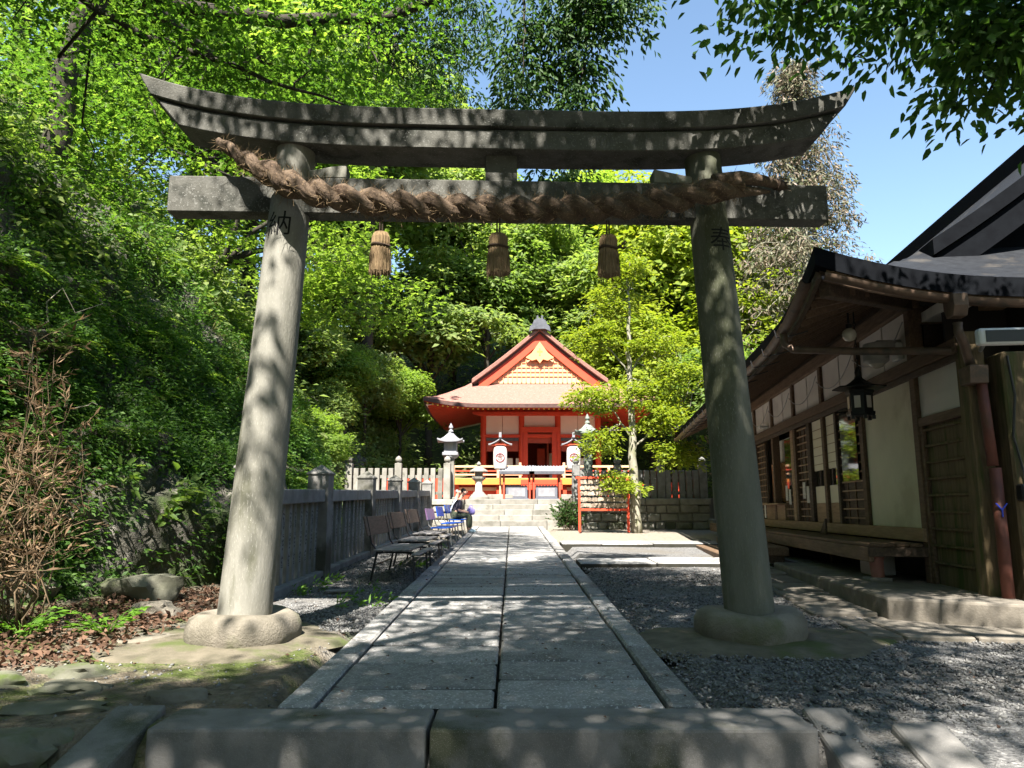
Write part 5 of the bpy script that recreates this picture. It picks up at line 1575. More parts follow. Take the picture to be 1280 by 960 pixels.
# ------------------------------------------------------------------ people
def skin_obj(name, pts, edges, rad, m, parent=None, loc=None, rot=None, sub=2, root=0):
    me = bpy.data.meshes.new(name)
    me.from_pydata(pts, edges, [])
    me.materials.append(MATS[m])
    o = bpy.data.objects.new(name, me); COL.objects.link(o)
    if parent is not None: o.parent = parent
    if loc is not None: o.location = loc
    if rot is not None: o.rotation_euler = rot
    md = o.modifiers.new('skin', 'SKIN'); md.use_smooth_shade = True
    if not me.skin_vertices:
        bpy.context.view_layer.update()
    sv = me.skin_vertices[0].data
    for i, r_ in enumerate(rad):
        sv[i].radius = (r_, r_) if not isinstance(r_, tuple) else r_
        sv[i].use_root = (i == root)
    ss = o.modifiers.new('sub', 'SUBSURF'); ss.levels = sub; ss.render_levels = sub
    return o
def seated_person(label, loc, rz, shirt, trousers, hair, shoes, lean=0.12, bag=False, bald=False):
    """faces local +x; seat top at z = 0.42; feet on z = 0"""
    S = 0.42
    lx = lean
    head = (0.05 + lx * 1.7, 0, 1.16)
    body = [(0, 0, S + 0.10), (lx * 0.4, 0, S + 0.28), (lx * 0.9, 0, S + 0.46), (lx * 1.15, 0, S + 0.56), (head[0] - 0.03, 0, head[2] - 0.06), head, (head[0] + 0.005, 0, head[2] + 0.075)]
    rad = [0.135, 0.125, 0.13, 0.06, 0.055, (0.083, 0.09), (0.07, 0.075)]
    ed = [(0, 1), (1, 2), (2, 3), (3, 4), (4, 5), (5, 6)]
    for s in (-1, 1):
        i = len(body)
        body += [(lx * 0.9, s * 0.17, S + 0.47), (lx * 0.8 + 0.02, s * 0.215, S + 0.22), (lx + 0.22, s * 0.12, S + 0.17), (lx + 0.29, s * 0.08, S + 0.16)]
        rad += [0.062, 0.05, 0.036, 0.03]
        ed += [(2, i), (i, i + 1), (i + 1, i + 2), (i + 2, i + 3)]
        i = len(body)
        body += [(0.03, s * 0.09, S + 0.08), (0.42, s * 0.11, S + 0.07), (0.43, s * 0.11, 0.09), (0.46, s * 0.11, 0.045), (0.58, s * 0.12, 0.035)]
        rad += [0.09, 0.065, 0.043, 0.04, 0.03]
        ed += [(0, i), (i, i + 1), (i + 1, i + 2), (i + 2, i + 3), (i + 3, i + 4)]
    p = skin_obj('person', body, ed, rad, 'skin', None, loc, (0, 0, rz))
    tag(p, label, 'person', 'people sitting on the benches')
    # shirt
    sp_ = [(-0.01, 0, S + 0.06), (lx * 0.4, 0, S + 0.28), (lx * 0.9, 0, S + 0.455), (lx * 1.1, 0, S + 0.53)]
    sr = [0.165, 0.15, 0.15, 0.075]; se = [(0, 1), (1, 2), (2, 3)]
    for s in (-1, 1):
        i = len(sp_)
        sp_ += [(lx * 0.9, s * 0.17, S + 0.46), (lx * 0.8 + 0.02, s * 0.215, S + 0.24)]
        sr += [0.085, 0.068]; se += [(2, i), (i, i + 1)]
    skin_obj('shirt', sp_, se, sr, shirt, p)
    tp = [(-0.02, 0, S + 0.09)]; tr = [0.155]; te = []
    for s in (-1, 1):
        i = len(tp)
        tp += [(0.03, s * 0.09, S + 0.085), (0.43, s * 0.11, S + 0.07), (0.44, s * 0.11, 0.30), (0.435, s * 0.11, 0.12)]
        tr += [0.115, 0.088, 0.07, 0.06]; te += [(0, i), (i, i + 1), (i + 1, i + 2), (i + 2, i + 3)]
    skin_obj('trousers', tp, te, tr, trousers, p)
    for s in (-1, 1):
        skin_obj('shoe', [(0.41, s * 0.11, 0.05), (0.50, s * 0.115, 0.045), (0.61, s * 0.125, 0.035)], [(0, 1), (1, 2)], [0.05, 0.05, 0.038], shoes, p)
    hz = 0.0
    if not bald:
        skin_obj('hair', [(head[0] - 0.045, 0, head[2] - 0.02), (head[0] - 0.03, 0, head[2] + 0.06), (head[0] + 0.02, 0, head[2] + 0.115)], [(0, 1), (1, 2)], [0.075, 0.098, 0.075], hair, p)
    else:
        skin_obj('hair', [(head[0] - 0.06, 0, head[2] - 0.02), (head[0] - 0.05, 0, head[2] + 0.03), (head[0] - 0.03, 0, head[2] + 0.09)], [(0, 1), (1, 2)], [0.06, 0.075, 0.06], hair, p)
    fm_ = MB()
    hx_, hz_ = head[0] + 0.085, head[2]
    obj('nose', MB().lathe([(0.004, 0.03), (0.014, 0.0), (0.018, -0.012), (0.006, -0.02)], 8, (hx_ + 0.002, 0, hz_ + 0.01)).mesh('nose', smooth='all'), 'skin', p)
    for s in (-1, 1):
        obj('eye', MB().lathe([(0.002, -0.007), (0.009, 0), (0.002, 0.007)], 8, (hx_ - 0.012, s * 0.033, hz_ + 0.03)).mesh('eye', smooth='all'), 'hair_black', p)
        obj('ear', MB().lathe([(0.004, -0.03), (0.018, 0.0), (0.004, 0.03)], 8, (head[0], s * 0.088, hz_ + 0.012)).mesh('ear', smooth='all'), 'skin', p)
        for q in range(5):
            hx0 = lx + 0.29; dy = (q - 2) * 0.013
            thumb = q == 0
            pts_ = [(hx0, s * 0.08 + dy * 0.8, S + 0.16), (hx0 + (0.035 if thumb else 0.05), s * (0.08 - (0.03 if thumb else 0)) + dy, S + 0.165), (hx0 + (0.05 if thumb else 0.08 + 0.006 * (q % 3)), s * (0.08 - (0.035 if thumb else 0.01)) + dy, S + 0.145)]
            obj('finger', MB().tube(pts_, [0.010, 0.009, 0.007], 6).mesh('finger', smooth='all'), 'skin', p)
    obj('mouth', MB().box(hx_ - 0.006, hx_ - 0.002, -0.022, 0.022, hz_ - 0.045, hz_ - 0.038), 'emblem_ink', p)
    return p
py_ = 22.5
seated_person('person in charcoal shirt and olive trousers sitting on the blue bench', (-1.68, py_, gz(py_)), R(-4), 'shirt_charcoal', 'trousers_olive', 'hair_black', 'shoes_pale', 0.13)
py2 = 23.35
seated_person('grey-haired person in pale shirt sitting beyond the person in charcoal', (-1.78, py2, gz(py2) + 0.0), R(4), 'shirt_white', 'trousers_grey', 'hair_grey', 'shoes_pale', 0.06, bald=True)
bg = thing('lilac_bag', 'small lilac bag held on the lap of the person in charcoal', 'bag', (-1.21, py_ - 0.02, gz(py_) + 0.50), 0)
obj('bag_body', MB().lathe([(0.02, 0), (0.10, 0.02), (0.125, 0.09), (0.11, 0.18), (0.06, 0.235), (0.03, 0.25)], 14).mesh('bag_body', smooth='all'), 'bag_lilac', bg)
obj('strap', MB().tube([(0.05 * math.cos(q), 0, 0.24 + 0.05 * math.sin(q)) for q in np.linspace(0, 3.14, 9)], 0.009, 6), 'bag_lilac', bg)

# ------------------------------------------------------------------ trees
def limb_mesh(paths):
    mb = MB()
    for pts, r0, r1, n in paths:
        k = len(pts)
        mb.tube(pts, [r0 + (r1 - r0) * i / (k - 1) for i in range(k)], n)
    return mb.mesh('trunk', smooth='all')

def nearest_on(paths, p):
    best = None
    for pts, r0, r1, n in paths:
        a_ = np.array(pts)
        d = np.linalg.norm(a_ - p, axis=1)
        i = int(np.argmin(d))
        if best is None or d[i] < best[0]:
            best = (d[i], a_[i])
    return best

def make_tree(name, label, base, limbs, lobes, spec, mleaf, mbark, group=None, seed=1, twigs=60, cat='tree'):
    """limbs: list of (points, r0, r1) in world space; lobes in world space; spec: leaf and spray settings"""
    g = np.random.default_rng(seed)
    b = Vector(base)
    t = thing(name, label, cat, tuple(b), 0, group)
    paths = []
    for pts, r0, r1 in limbs:
        q, _ = spline(pts, max(6, len(pts) * 4))
        q = q + np.concatenate([[np.zeros(3)], g.normal(0, 0.02 + r1 * 0.3, (len(q) - 1, 3))])
        paths.append(([tuple(np.array(p) - np.array(base)) for p in q], r0, r1, 9))
    lo = [(l[0] - b.x, l[1] - b.y, l[2] - b.z) + tuple(l[3:]) for l in lobes]
    C = lobe_points(lo, seed, freq=spec.get('freq', 1.0), thr=spec.get('thr', -0.15))
    tw = []
    if twigs and len(C):
        for i in g.choice(len(C), min(twigs, len(C)), replace=False):
            d, s_ = nearest_on(paths, C[i])
            if 0.2 < d < spec.get('twig_max', 4.0):
                tw.append((branch_path(s_, C[i], 6, 0.05, 0.5, g), 0.012 + 0.006 * d, 0.004, 5))
    obj('trunk', limb_mesh(paths + tw), mbark, t)
    r_ = g.uniform(0.6, 1.25, len(C)) * spec['r']
    p, d, nn, ll = sprays(C, r_, spec['n'], spec['L'], spec.get('droop', 0.35), spec.get('flat', 0.12), spec.get('up', 0.8), g=g, down=spec.get('down', 0.25))
    me = leaf_mesh('crown', p, d, nn, ll, ll * spec['w'], blades=spec.get('blades', 1), oval=spec.get('oval', False))
    obj('crown', me, mleaf, t)
    return t

maple = dict(r=0.62, n=34, L=0.085, w=0.34, blades=3, droop=0.30, flat=0.08, up=1.0, freq=1.3, thr=-0.12)
# maple on the bank whose crown hangs over the torii from the left
hz0 = float(hill_z(-8.4, 7.0))
make_tree('maple_tree', 'green maple on the left bank with branches spreading over the torii', (-8.4, 7.0, hz0 - 0.4),
    [([(-8.4, 7.0, hz0 - 0.4), (-7.6, 7.4, hz0 + 1.0), (-6.2, 8.2, 8.4), (-5.0, 9.0, 8.0), (-3.6, 9.6, 8.0), (-1.8, 9.9, 8.3), (0.2, 9.3, 8.6), (1.7, 9.1, 8.5)], 0.20, 0.025),
     ([(-6.2, 8.2, 8.3), (-4.9, 8.3, 7.1), (-3.2, 8.2, 6.35), (-2.0, 8.4, 6.0)], 0.07, 0.012),
     ([(-7.0, 7.8, 8.0), (-6.6, 7.0, 7.6), (-6.4, 5.6, 7.6)], 0.10, 0.02),
     ([(-5.2, 8.9, 8.1), (-4.6, 10.8, 8.2), (-3.8, 13.0, 8.6)], 0.10, 0.02),
     ([(-7.6, 7.4, 8.4), (-7.2, 6.0, 9.8), (-6.8, 4.6, 10.8)], 0.10, 0.02),
     ([(-5.0, 9.0, 8.0), (-4.0, 7.0, 8.8), (-2.0, 4.8, 9.2)], 0.10, 0.02)],
    [(-5.2, 8.8, 7.7, 2.8, 2.6, 1.3, 170), (-2.8, 9.6, 7.75, 2.2, 2.2, 0.9, 120), (-6.9, 10.6, 7.4, 1.8, 1.4, 1.2, 60),
     (-4.2, 12.2, 8.4, 2.8, 2.6, 1.3, 130), (-1.2, 3.8, 9.4, 3.5, 2.8, 0.9, 900), (-6.8, 4.6, 11.0, 2.6, 2.8, 1.0, 200), (-3.4, 8.3, 6.5, 1.5, 0.9, 0.45, 40), (-6.6, 10.8, 6.0, 1.2, 1.0, 0.8, 25)],  # the highest lobe is unseen, added to shade the foliage at the left
    maple, 'leaf_maple', 'bark_dark', 'maples on the left slope', 11, 120)
# drooping dark twigs of a second tree crossing the sky at the top
make_tree('zelkova_tree', 'dark drooping leafy branches hanging into the sky above the torii centre', (-8.2, 12.5, float(hill_z(-8.2, 12.5)) - 0.4),
    [([(-8.2, 12.5, float(hill_z(-8.2, 12.5)) - 0.4), (-7.6, 12.2, 10.0), (-5.2, 11.2, 11.4), (-2.2, 10.2, 10.6), (0.3, 9.4, 9.1), (1.9, 9.1, 8.5)], 0.24, 0.03),
     ([(-0.3, 9.5, 9.4), (0.1, 9.1, 8.2), (0.15, 9.0, 7.0), (0.1, 9.0, 6.4)], 0.03, 0.006),
     ([(0.5, 9.3, 9.0), (0.9, 9.1, 8.0), (1.0, 9.1, 7.0)], 0.03, 0.006),
     ([(-5.2, 11.2, 11.4), (-4.0, 12.4, 11.2), (-2.4, 13.8, 10.4)], 0.08, 0.02)],
    [(0.45, 9.1, 7.5, 0.65, 0.5, 0.75, 44), (1.3, 9.1, 8.1, 0.9, 0.5, 0.45, 44), (0.05, 9.0, 6.7, 0.22, 0.3, 0.6, 14), (0.95, 9.1, 6.9, 0.3, 0.3, 0.6, 16), (0.7, 9.2, 5.5, 0.34, 0.25, 0.25, 9),
     (-1.7, 10.4, 10.4, 1.5, 2.6, 0.7, 140), (-4.5, 11.0, 12.2, 3.2, 3.0, 1.2, 90), (-2.0, 14.0, 10.2, 2.0, 2.4, 0.8, 120)],
    dict(r=0.36, n=60, L=0.10, w=0.40, oval=True, droop=0.9, flat=0.25, up=0.4, down=0.9, freq=1.6, thr=-0.4), 'leaf_dark', 'bark_dark', None, 12, 70)
# trees standing behind the viewpoint: they shade the path, and one reaches into the top right corner
make_tree('cherry_tree', 'cherry tree at the right whose dark oval leaves fill the top right corner', (5.4, 1.6, 0.0),
    [([(5.4, 1.6, -0.1), (5.3, 1.8, 2.6), (4.9, 2.6, 5.0), (4.2, 3.8, 6.2), (3.3, 5.1, 5.75), (2.4, 5.7, 5.35)], 0.26, 0.012),
     ([(4.4, 3.5, 6.0), (4.2, 4.6, 5.7), (4.1, 5.5, 5.0), (3.9, 5.8, 4.5)], 0.06, 0.008),
     ([(4.9, 2.6, 5.0), (4.0, 1.5, 7.0), (2.0, 0.9, 8.4), (0.6, 1.6, 9.0)], 0.14, 0.02),
     ([(4.9, 2.6, 5.0), (5.8, 3.0, 7.2), (6.0, 4.0, 8.4)], 0.10, 0.02)],
    [(3.5, 5.2, 5.35, 1.5, 0.7, 0.5, 130), (3.9, 5.5, 4.75, 0.75, 0.5, 0.45, 46), (2.5, 5.6, 5.55, 0.9, 0.5, 0.2, 40), (4.6, 4.6, 6.0, 1.2, 1.0, 0.8, 50),
     (1.6, 1.4, 8.8, 3.4, 2.8, 1.0, 520), (5.2, 1.0, 8.4, 2.8, 2.4, 1.2, 360)],
    dict(r=0.40, n=24, L=0.115, w=0.46, oval=True, droop=0.6, flat=0.25, up=0.55, down=0.7, freq=1.9, thr=-0.1), 'leaf_cherry', 'bark_dark', None, 13, 130)
make_tree('camphor_tree', 'tall spreading tree behind the viewpoint that dapples the path with shade', (-5.2, -4.5, float(hill_z(-5.2, -4.5)) - 0.2),
    [([(-5.2, -4.5, -0.3), (-5.0, -4.2, 4.0), (-4.2, -3.2, 7.6), (-2.6, -1.2, 9.4), (-1.0, 0.8, 10.2)], 0.38, 0.05),
     ([(-4.4, -3.4, 7.0), (-2.5, -4.0, 8.8), (0.6, -3.6, 9.8)], 0.16, 0.03), ([(-4.2, -3.2, 7.6), (-5.0, -1.0, 9.2), (-5.2, 1.6, 10.0)], 0.16, 0.03)],
    [(-0.6, 0.2, 10.0, 2.6, 2.8, 1.1, 400), (1.4, -3.2, 9.8, 3.8, 3.0, 1.2, 330), (-4.4, 0.8, 10.0, 2.6, 3.0, 1.2, 70), (-3.4, -2.2, 9.6, 2.6, 2.6, 1.2, 220), (-1.0, -7.5, 6.5, 6.0, 2.0, 4.5, 420)],  # the lowest lobe is unseen foliage added to block sky behind the viewpoint
    dict(r=0.62, n=28, L=0.16, w=0.48, droop=0.4, flat=0.2, up=0.8, freq=1.9, thr=0.08), 'leaf_mid', 'bark', None, 14, 60)
# more maples along the slope
far_maple = dict(r=0.75, n=30, L=0.14, w=0.36, blades=3, droop=0.30, flat=0.08, up=1.0, freq=1.1, thr=-0.15)
def slope_maple(x, y, hgt, lab, seed, lobes, m='leaf_maple_light', sp_=far_maple, bark='bark_dark'):
    z = float(hill_z(x, y)) - 0.4
    l1 = lobes[0]
    limbs = [([(x, y, z), (x * 0.7 + l1[0] * 0.3, y * 0.7 + l1[1] * 0.3, z + (l1[2] - z) * 0.6), l1[:3]], 0.16, 0.04)]
    for l in lobes[1:]:
        limbs.append(([(x * 0.7 + l1[0] * 0.3, y * 0.7 + l1[1] * 0.3, z + (l1[2] - z) * 0.6), ((l[0] + l1[0]) / 2, (l[1] + l1[1]) / 2, (l[2] + l1[2]) / 2 + 0.3), l[:3]], 0.07, 0.015))
    make_tree('maple_tree', lab, (x, y, z), limbs, lobes, sp_, m, bark, 'maples on the left slope', seed, 60)
slope_maple(-7.2, 16.5, 6, 'bright green maple on the left slope seen under the torii beam', 21,
    [(-5.4, 17.0, 7.4, 2.4, 2.4, 1.3, 100), (-4.0, 18.5, 6.6, 2.0, 2.0, 0.9, 70), (-6.8, 15.0, 8.6, 2.4, 2.2, 1.2, 80), (-4.4, 16.0, 9.2, 2.4, 2.2, 0.9, 70)])
slope_maple(-11.4, 37.5, 6, 'light green maple right of the left torii column, behind the bank', 22,
    [(-9.2, 38.0, 13.2, 3.4, 2.6, 1.7, 150), (-7.4, 39.5, 11.4, 2.6, 2.2, 1.4, 100), (-8.6, 38.5, 17.0, 3.4, 2.8, 1.7, 130)])
slope_maple(-11.0, 15.5, 6, 'shaded maple high on the left edge above the ivy cliff', 23,
    [(-9.4, 15.0, 10.6, 2.6, 2.6, 1.5, 130), (-8.2, 13.4, 8.8, 1.9, 1.6, 1.2, 80), (-9.0, 13.6, 6.6, 1.5, 1.4, 1.0, 50), (-7.8, 16.5, 11.5, 2.2, 2.2, 1.2, 80)], 'leaf_maple', maple)

# slim young tree before the right picket wall
young = dict(r=0.48, n=62, L=0.15, w=0.42, droop=0.35, flat=0.12, up=0.9, freq=2.0, thr=-0.3)
make_tree('young_tree', 'slim young yellow-green tree in front of the stone wall right of the rack', (3.72, 22.75, gz(22.75)),
    [([(3.72, 22.75, gz(22.75) - 0.1), (3.70, 22.75, 1.6), (3.66, 22.75, 3.5), (3.62, 22.8, 5.6), (3.66, 22.8, 8.0)], 0.17, 0.03),
     ([(3.66, 22.75, 3.3), (2.9, 22.6, 4.3), (2.1, 22.5, 4.6)], 0.035, 0.008), ([(3.66, 22.75, 3.0), (4.4, 22.6, 3.7), (5.1, 22.5, 4.0)], 0.035, 0.008),
     ([(3.66, 22.8, 5.2), (3.0, 22.7, 6.1), (2.2, 22.7, 6.5)], 0.03, 0.008), ([(3.66, 22.8, 5.4), (4.3, 22.9, 6.3), (4.9, 23.0, 6.6)], 0.03, 0.008)],
    [(2.6, 22.6, 4.65, 0.9, 0.7, 0.45, 30), (3.7, 22.7, 4.7, 0.8, 0.7, 0.5, 22), (4.5, 22.6, 4.0, 0.9, 0.8, 0.6, 34), (3.1, 22.4, 3.1, 0.85, 0.6, 0.5, 30), (4.6, 22.5, 2.7, 1.0, 0.6, 0.55, 34),
     (3.4, 22.4, 2.2, 0.6, 0.5, 0.35, 14), (2.6, 22.7, 6.5, 0.9, 0.8, 0.4, 26), (4.4, 22.9, 6.4, 1.0, 0.9, 0.5, 30), (3.6, 22.8, 7.7, 1.3, 1.0, 0.7, 40), (3.7, 22.8, 8.7, 0.8, 0.8, 0.5, 22), (5.2, 22.7, 5.2, 0.9, 0.8, 0.5, 24)],
    young, 'leaf_yellow', 'bark_pale', None, 31, 60)

# trees of the wood: a few models, each copy a tree of its own
def proto(seed, spread, hgt, n_lobes, spr, per, L, w):
    g = np.random.default_rng(seed)
    limbs = [([(0, 0, -0.5), (g.normal(0, .15), g.normal(0, .15), hgt * 0.35), (g.normal(0, .3), g.normal(0, .3), hgt * 0.85)], 0.2, 0.04)]
    lobes = []
    for k in range(n_lobes):
        a = 2 * math.pi * k / n_lobes * 1.0 + g.uniform(-.4, .4)
        f = g.uniform(0.35, 1.0)
        r0 = spread * (1.1 - 0.7 * f) * g.uniform(0.5, 1.0)
        c_ = (r0 * math.cos(a), r0 * math.sin(a), hgt * (0.32 + 0.62 * f))
        lobes.append(c_ + (spread * 0.52, spread * 0.52, hgt * 0.13, spr))
        limbs.append(([(0, 0, c_[2] * 0.62), (c_[0] * 0.55, c_[1] * 0.55, c_[2] * 0.86), c_], 0.07, 0.02))
    C = lobe_points(lobes, seed, hollow=4.5, freq=0.9, thr=-0.3)
    p, d, nn, ll = sprays(C, g.uniform(0.7, 1.3, len(C)) * 0.62, per, L, 0.4, 0.16, 0.8, g=g)
    rad = norm(p - np.array([0, 0, hgt * 0.55]))
    nn = norm(nn * 0.55 + rad * np.array([0.9, 0.9, 0.5]) + np.array([0, 0, 0.25]))
    paths = []
    for pts, r0, r1 in limbs:
        q, _ = spline(pts, 10)
        paths.append(([tuple(x) for x in q], r0, r1, 7))
    return limb_mesh(paths), leaf_mesh('crown', p, d, nn, ll, ll * w)
protos = [proto(51, 3.0, 10, 11, 56, 28, 0.31, 0.5), proto(52, 3.6, 9, 12, 54, 28, 0.31, 0.5), proto(53, 2.6, 11, 11, 52, 28, 0.29, 0.5)]
for me, _c in protos: me.materials.append(MATS['bark_dark'])
for _t, me in protos: me.materials.append(MATS['leaf_mid'])
wood = [  # x, y, scale, model, leaf, label
    (-8.2, 27.0, 0.55, 0, 'leaf_pale', 'pale green tree left of the shrine roof behind the stone pickets'),
    (-10.5, 26.0, 1.5, 1, 'leaf_maple_light', 'large bright tree on the left slope beyond the bank'),
    (-7.6, 38.0, 2.1, 2, 'leaf_pale', 'tall pale tree rising into the sky left of the torii strut'),
    (-12.0, 33.0, 1.9, 0, 'leaf_maple_light', 'tall bright green tree high on the slope behind the torii lintel'),
    (-4.8, 43.5, 1.3, 1, 'leaf_pale', 'leafy tree directly left behind the shrine roof'),
    (-1.6, 44.0, 1.25, 2, 'leaf_mid', 'deeper green tree behind the left slope of the shrine roof'),
    (1.6, 47.0, 1.45, 0, 'leaf_pale', 'mid green tree above the shrine ridge'),
    (5.0, 44.0, 1.2, 1, 'leaf_pale', 'pale tree behind the right slope of the shrine roof'),
    (-4.0, 50.0, 1.6, 0, 'leaf_pale', 'pale tree on the hill above the left part of the roof'),
    (3.8, 52.0, 1.5, 2, 'leaf_maple_light', 'tree on the hill under the middle tassel'),
    (7.2, 39.0, 1.15, 0, 'leaf_yellow', 'yellow-green tree behind the slim young tree'),
    (9.4, 43.0, 1.6, 1, 'leaf_yellow', 'large yellow-green tree left of the right torii column'),
    (12.4, 38.0, 1.25, 2, 'leaf_yellow', 'yellow-green tree between the right column and the office roof'),
    (6.4, 55.0, 1.5, 0, 'leaf_yellow', 'yellow-green treetop against the sky under the right rope end'),
    (9.5, 33.0, 0.8, 1, 'leaf_mid', 'small dark green tree behind the right stone pickets'),
    (15.5, 46.0, 1.5, 0, 'leaf_yellow', 'yellow-green tree above the corner of the office eave'),
    (-14.5, 20.0, 1.6, 1, 'leaf_mid', 'shaded tree high on the slope at the upper left'),
    (-13.5, 14.0, 1.5, 2, 'leaf_maple', 'shaded tree at the top of the left edge'),
    (-10.5, 43.0, 1.8, 1, 'leaf_pale', 'large pale tree on the hill behind the left lantern'),
    (-6.6, 33.5, 0.50, 0, 'leaf_pale', 'pale shrub on the slope left of the shrine eave, behind the tall lantern'),
    (-5.5, 36.8, 0.55, 1, 'leaf_maple_light', 'bright shrub touching the left end of the shrine eave'),
    (-7.4, 30.5, 0.50, 1, 'leaf_maple_light', 'bright shrub on the slope above the left stone pickets'),
    (-6.9, 27.3, 0.38, 0, 'leaf_pale', 'low pale shrub behind the left end of the stone pickets'),
    (-8.6, 34.5, 0.65, 2, 'leaf_pale', 'pale bushy tree on the slope between the bank and the shrine'),
    (-6.4, 24.0, 0.36, 1, 'leaf_maple_light', 'small bright shrub above the far end of the stone fence'),
    (-9.5, -11.0, 1.4, 0, 'leaf_mid', 'unseen sky-blocking tree added far behind the viewpoint, on its left'),  # this row of unseen trees is added to hold back sky light
    (-4.0, -13.0, 1.5, 1, 'leaf_mid', 'unseen sky-blocking tree added far behind the viewpoint, left of its centre'),
    (1.5, -12.0, 1.4, 2, 'leaf_mid', 'unseen sky-blocking tree added far behind the viewpoint, near its centre'),
    (6.5, -11.0, 1.5, 0, 'leaf_mid', 'unseen sky-blocking tree added far behind the viewpoint, right of its centre'),
    (11.5, -8.0, 1.4, 1, 'leaf_mid', 'unseen sky-blocking tree added behind the viewpoint on the far right'),
    (-12.0, -3.0, 1.4, 2, 'leaf_mid', 'unseen sky-blocking tree added on the bank left of the viewpoint'),
    (-16.0, 36.0, 2.0, 0, 'leaf_maple_light', 'large tree at the crest of the left slope'),
]
for i, (x, y, s, k, lf, lab) in enumerate(wood):
    z = float(hill_z(x, y)) - 0.6
    t = thing('broadleaf_tree', lab, 'tree', (x, y, z), i * 1.37, 'trees of the wooded hill')
    t.scale = (s, s, s * (0.95 + 0.1 * (i % 3)))
    obj('trunk', protos[k][0], None, t)
    cr = obj('crown', protos[k][1], None, t)
    cr.material_slots[0].link = 'OBJECT'
    cr.material_slots[0].material = MATS[lf]

# tall sparse conifer behind the office
g = np.random.default_rng(91)
cz = float(hill_z(14.6, 36)) - 0.3
C, bl = [], []
for k in range(330):
    f = g.uniform(0.12, 1.0) ** 0.8
    a = g.uniform(0, 6.28)
    rl = (1 - f) * 5.6 + 0.6
    zz = f * 23.5
    tip = np.array([rl * math.cos(a), rl * math.sin(a), zz - 0.28 * rl + g.normal(0, .3)])
    bl.append((branch_path((0, 0, zz), tip, 5, 0.05, 0.3, g), 0.035, 0.008, 4))
    for q in np.linspace(0.35, 1.0, 4):
        if g.random() < 0.72:
            C.append(np.array([0, 0, zz]) * (1 - q) + tip * q + g.normal(0, 0.2, 3))
C = np.array(C)
p, d, nn, ll = sprays(C, g.uniform(0.4, 0.8, len(C)), 34, 0.28, 0.8, 0.3, 0.4, g=g, down=0.9)
ct2 = thing('conifer_tree', 'tall sparse brownish conifer behind the office roof', 'tree', (14.6, 36, cz))
obj('trunk', limb_mesh([([(0, 0, -0.5), (0.1, 0, 12), (0, 0.1, 24)], 0.4, 0.04, 10)] + bl), 'bark_pale', ct2)
obj('crown', leaf_mesh('crown', p, d, nn, ll, ll * 0.26), 'leaf_conifer', ct2)

# undergrowth that reads as one mass
def hill_cover(name, seed, n, xr, yr, per, L, m, rr=0.7, hmax=2.2, cond=None, w=0.5):
    g = np.random.default_rng(seed)
    x = g.uniform(*xr, n); y = g.uniform(*yr, n)
    dd = hill_d(x, y)
    k = (dd > 0.2)
    if cond is not None: k &= cond(x, y)
    x, y = x[k], y[k]
    z = hill_z(x, y) - 0.3 + g.uniform(0, 1, len(x)) ** 2 * hmax
    C = np.stack([x, y, z], 1)
    C = C[wob(C, seed, 0.6) > -0.35]
    p, d, nn, ll = sprays(C, g.uniform(0.6, 1.3, len(C)) * rr, per, L, 0.5, 0.25, 0.7, g=g)
    nn = norm(nn * 0.7 + np.array([0.35, -0.45, 0.3]))
    return tag(obj(name, leaf_mesh(name, p, d, nn, ll, ll * w), m), kind='stuff')
hill_cover('hill_undergrowth', 61, 3400, (-26, 24), (20, 62), 22, 0.3, 'leaf_pale', 0.9, 3.0, lambda x, y: (y > 27) | (x < -6))
hill_cover('upper_wood', 63, 1700, (-24, -8.5), (13, 36), 18, 0.26, 'leaf_mid', 0.9, 6.0)
hill_cover('slope_undergrowth', 62, 5200, (-13, -3.8), (9, 41), 24, 0.16, 'leaf_pale', 0.55, 1.5, lambda x, y: (hill_d(x, y) > np.where(y > 18.5, 0.2, 2.2)) & (hill_d(x, y) < 6))

# ferns, ivy and grass on the rocky bank
def bank_points(n, seed, qmin, qmax, y0, y1, f, thr):
    g = np.random.default_rng(seed)
    i = g.integers(1, len(by) - 2, n * 3); j = g.integers(1, len(qs) - 2, n * 3)
    k = (qs[j] > qmin) & (qs[j] < qmax) & (by[i] > y0) & (by[i] < y1)
    i, j = i[k], j[k]
    u, v = g.uniform(0, 1, len(i)), g.uniform(0, 1, len(i))
    def bl_(A): return A[i, j] * (1 - u) * (1 - v) + A[i + 1, j] * u * (1 - v) + A[i, j + 1] * (1 - u) * v + A[i + 1, j + 1] * u * v
    P = np.stack([bl_(BX), bl_(BY), bl_(BZ)], 1)
    return P[wob(P, seed, f) > thr][:n]
def tufts(P, per, L, spread, g, lift=0.5, side=0.9):
    m = len(P); c_ = np.repeat(P, per, 0); k = len(c_)
    d = np.stack([np.abs(g.normal(side, 0.7, k)), g.normal(0, 0.8, k), g.normal(lift, 0.5, k)], 1)
    d = norm(d)
    p = c_ + d * (g.uniform(0, spread, k))[:, None] + g.normal(0, 0.02, (k, 3))
    d2 = d + np.stack([0 * d[:, 0], g.normal(0, .5, k), -0.6 + g.normal(0, .3, k)], 1)
    nn = norm(np.stack([np.abs(g.normal(0.6, .4, k)), g.normal(0, .5, k), g.normal(0.7, .3, k)], 1))
    return p, d2, nn, L * g.uniform(0.6, 1.4, k)
g = np.random.default_rng(71)
P = bank_points(9500, 72, 0.0, 9.0, 3.0, 20.5, 1.5, -0.34)
p, d, nn, ll = tufts(P, 23, 0.065, 0.28, g)
tag(obj('bank_ferns', leaf_mesh('bank_ferns', p, d, nn, ll, ll * 0.42), 'leaf_fern'), kind='stuff')
P = bank_points(1700, 75, 0.8, 9.0, 5.0, 19.0, 1.1, 0.15)
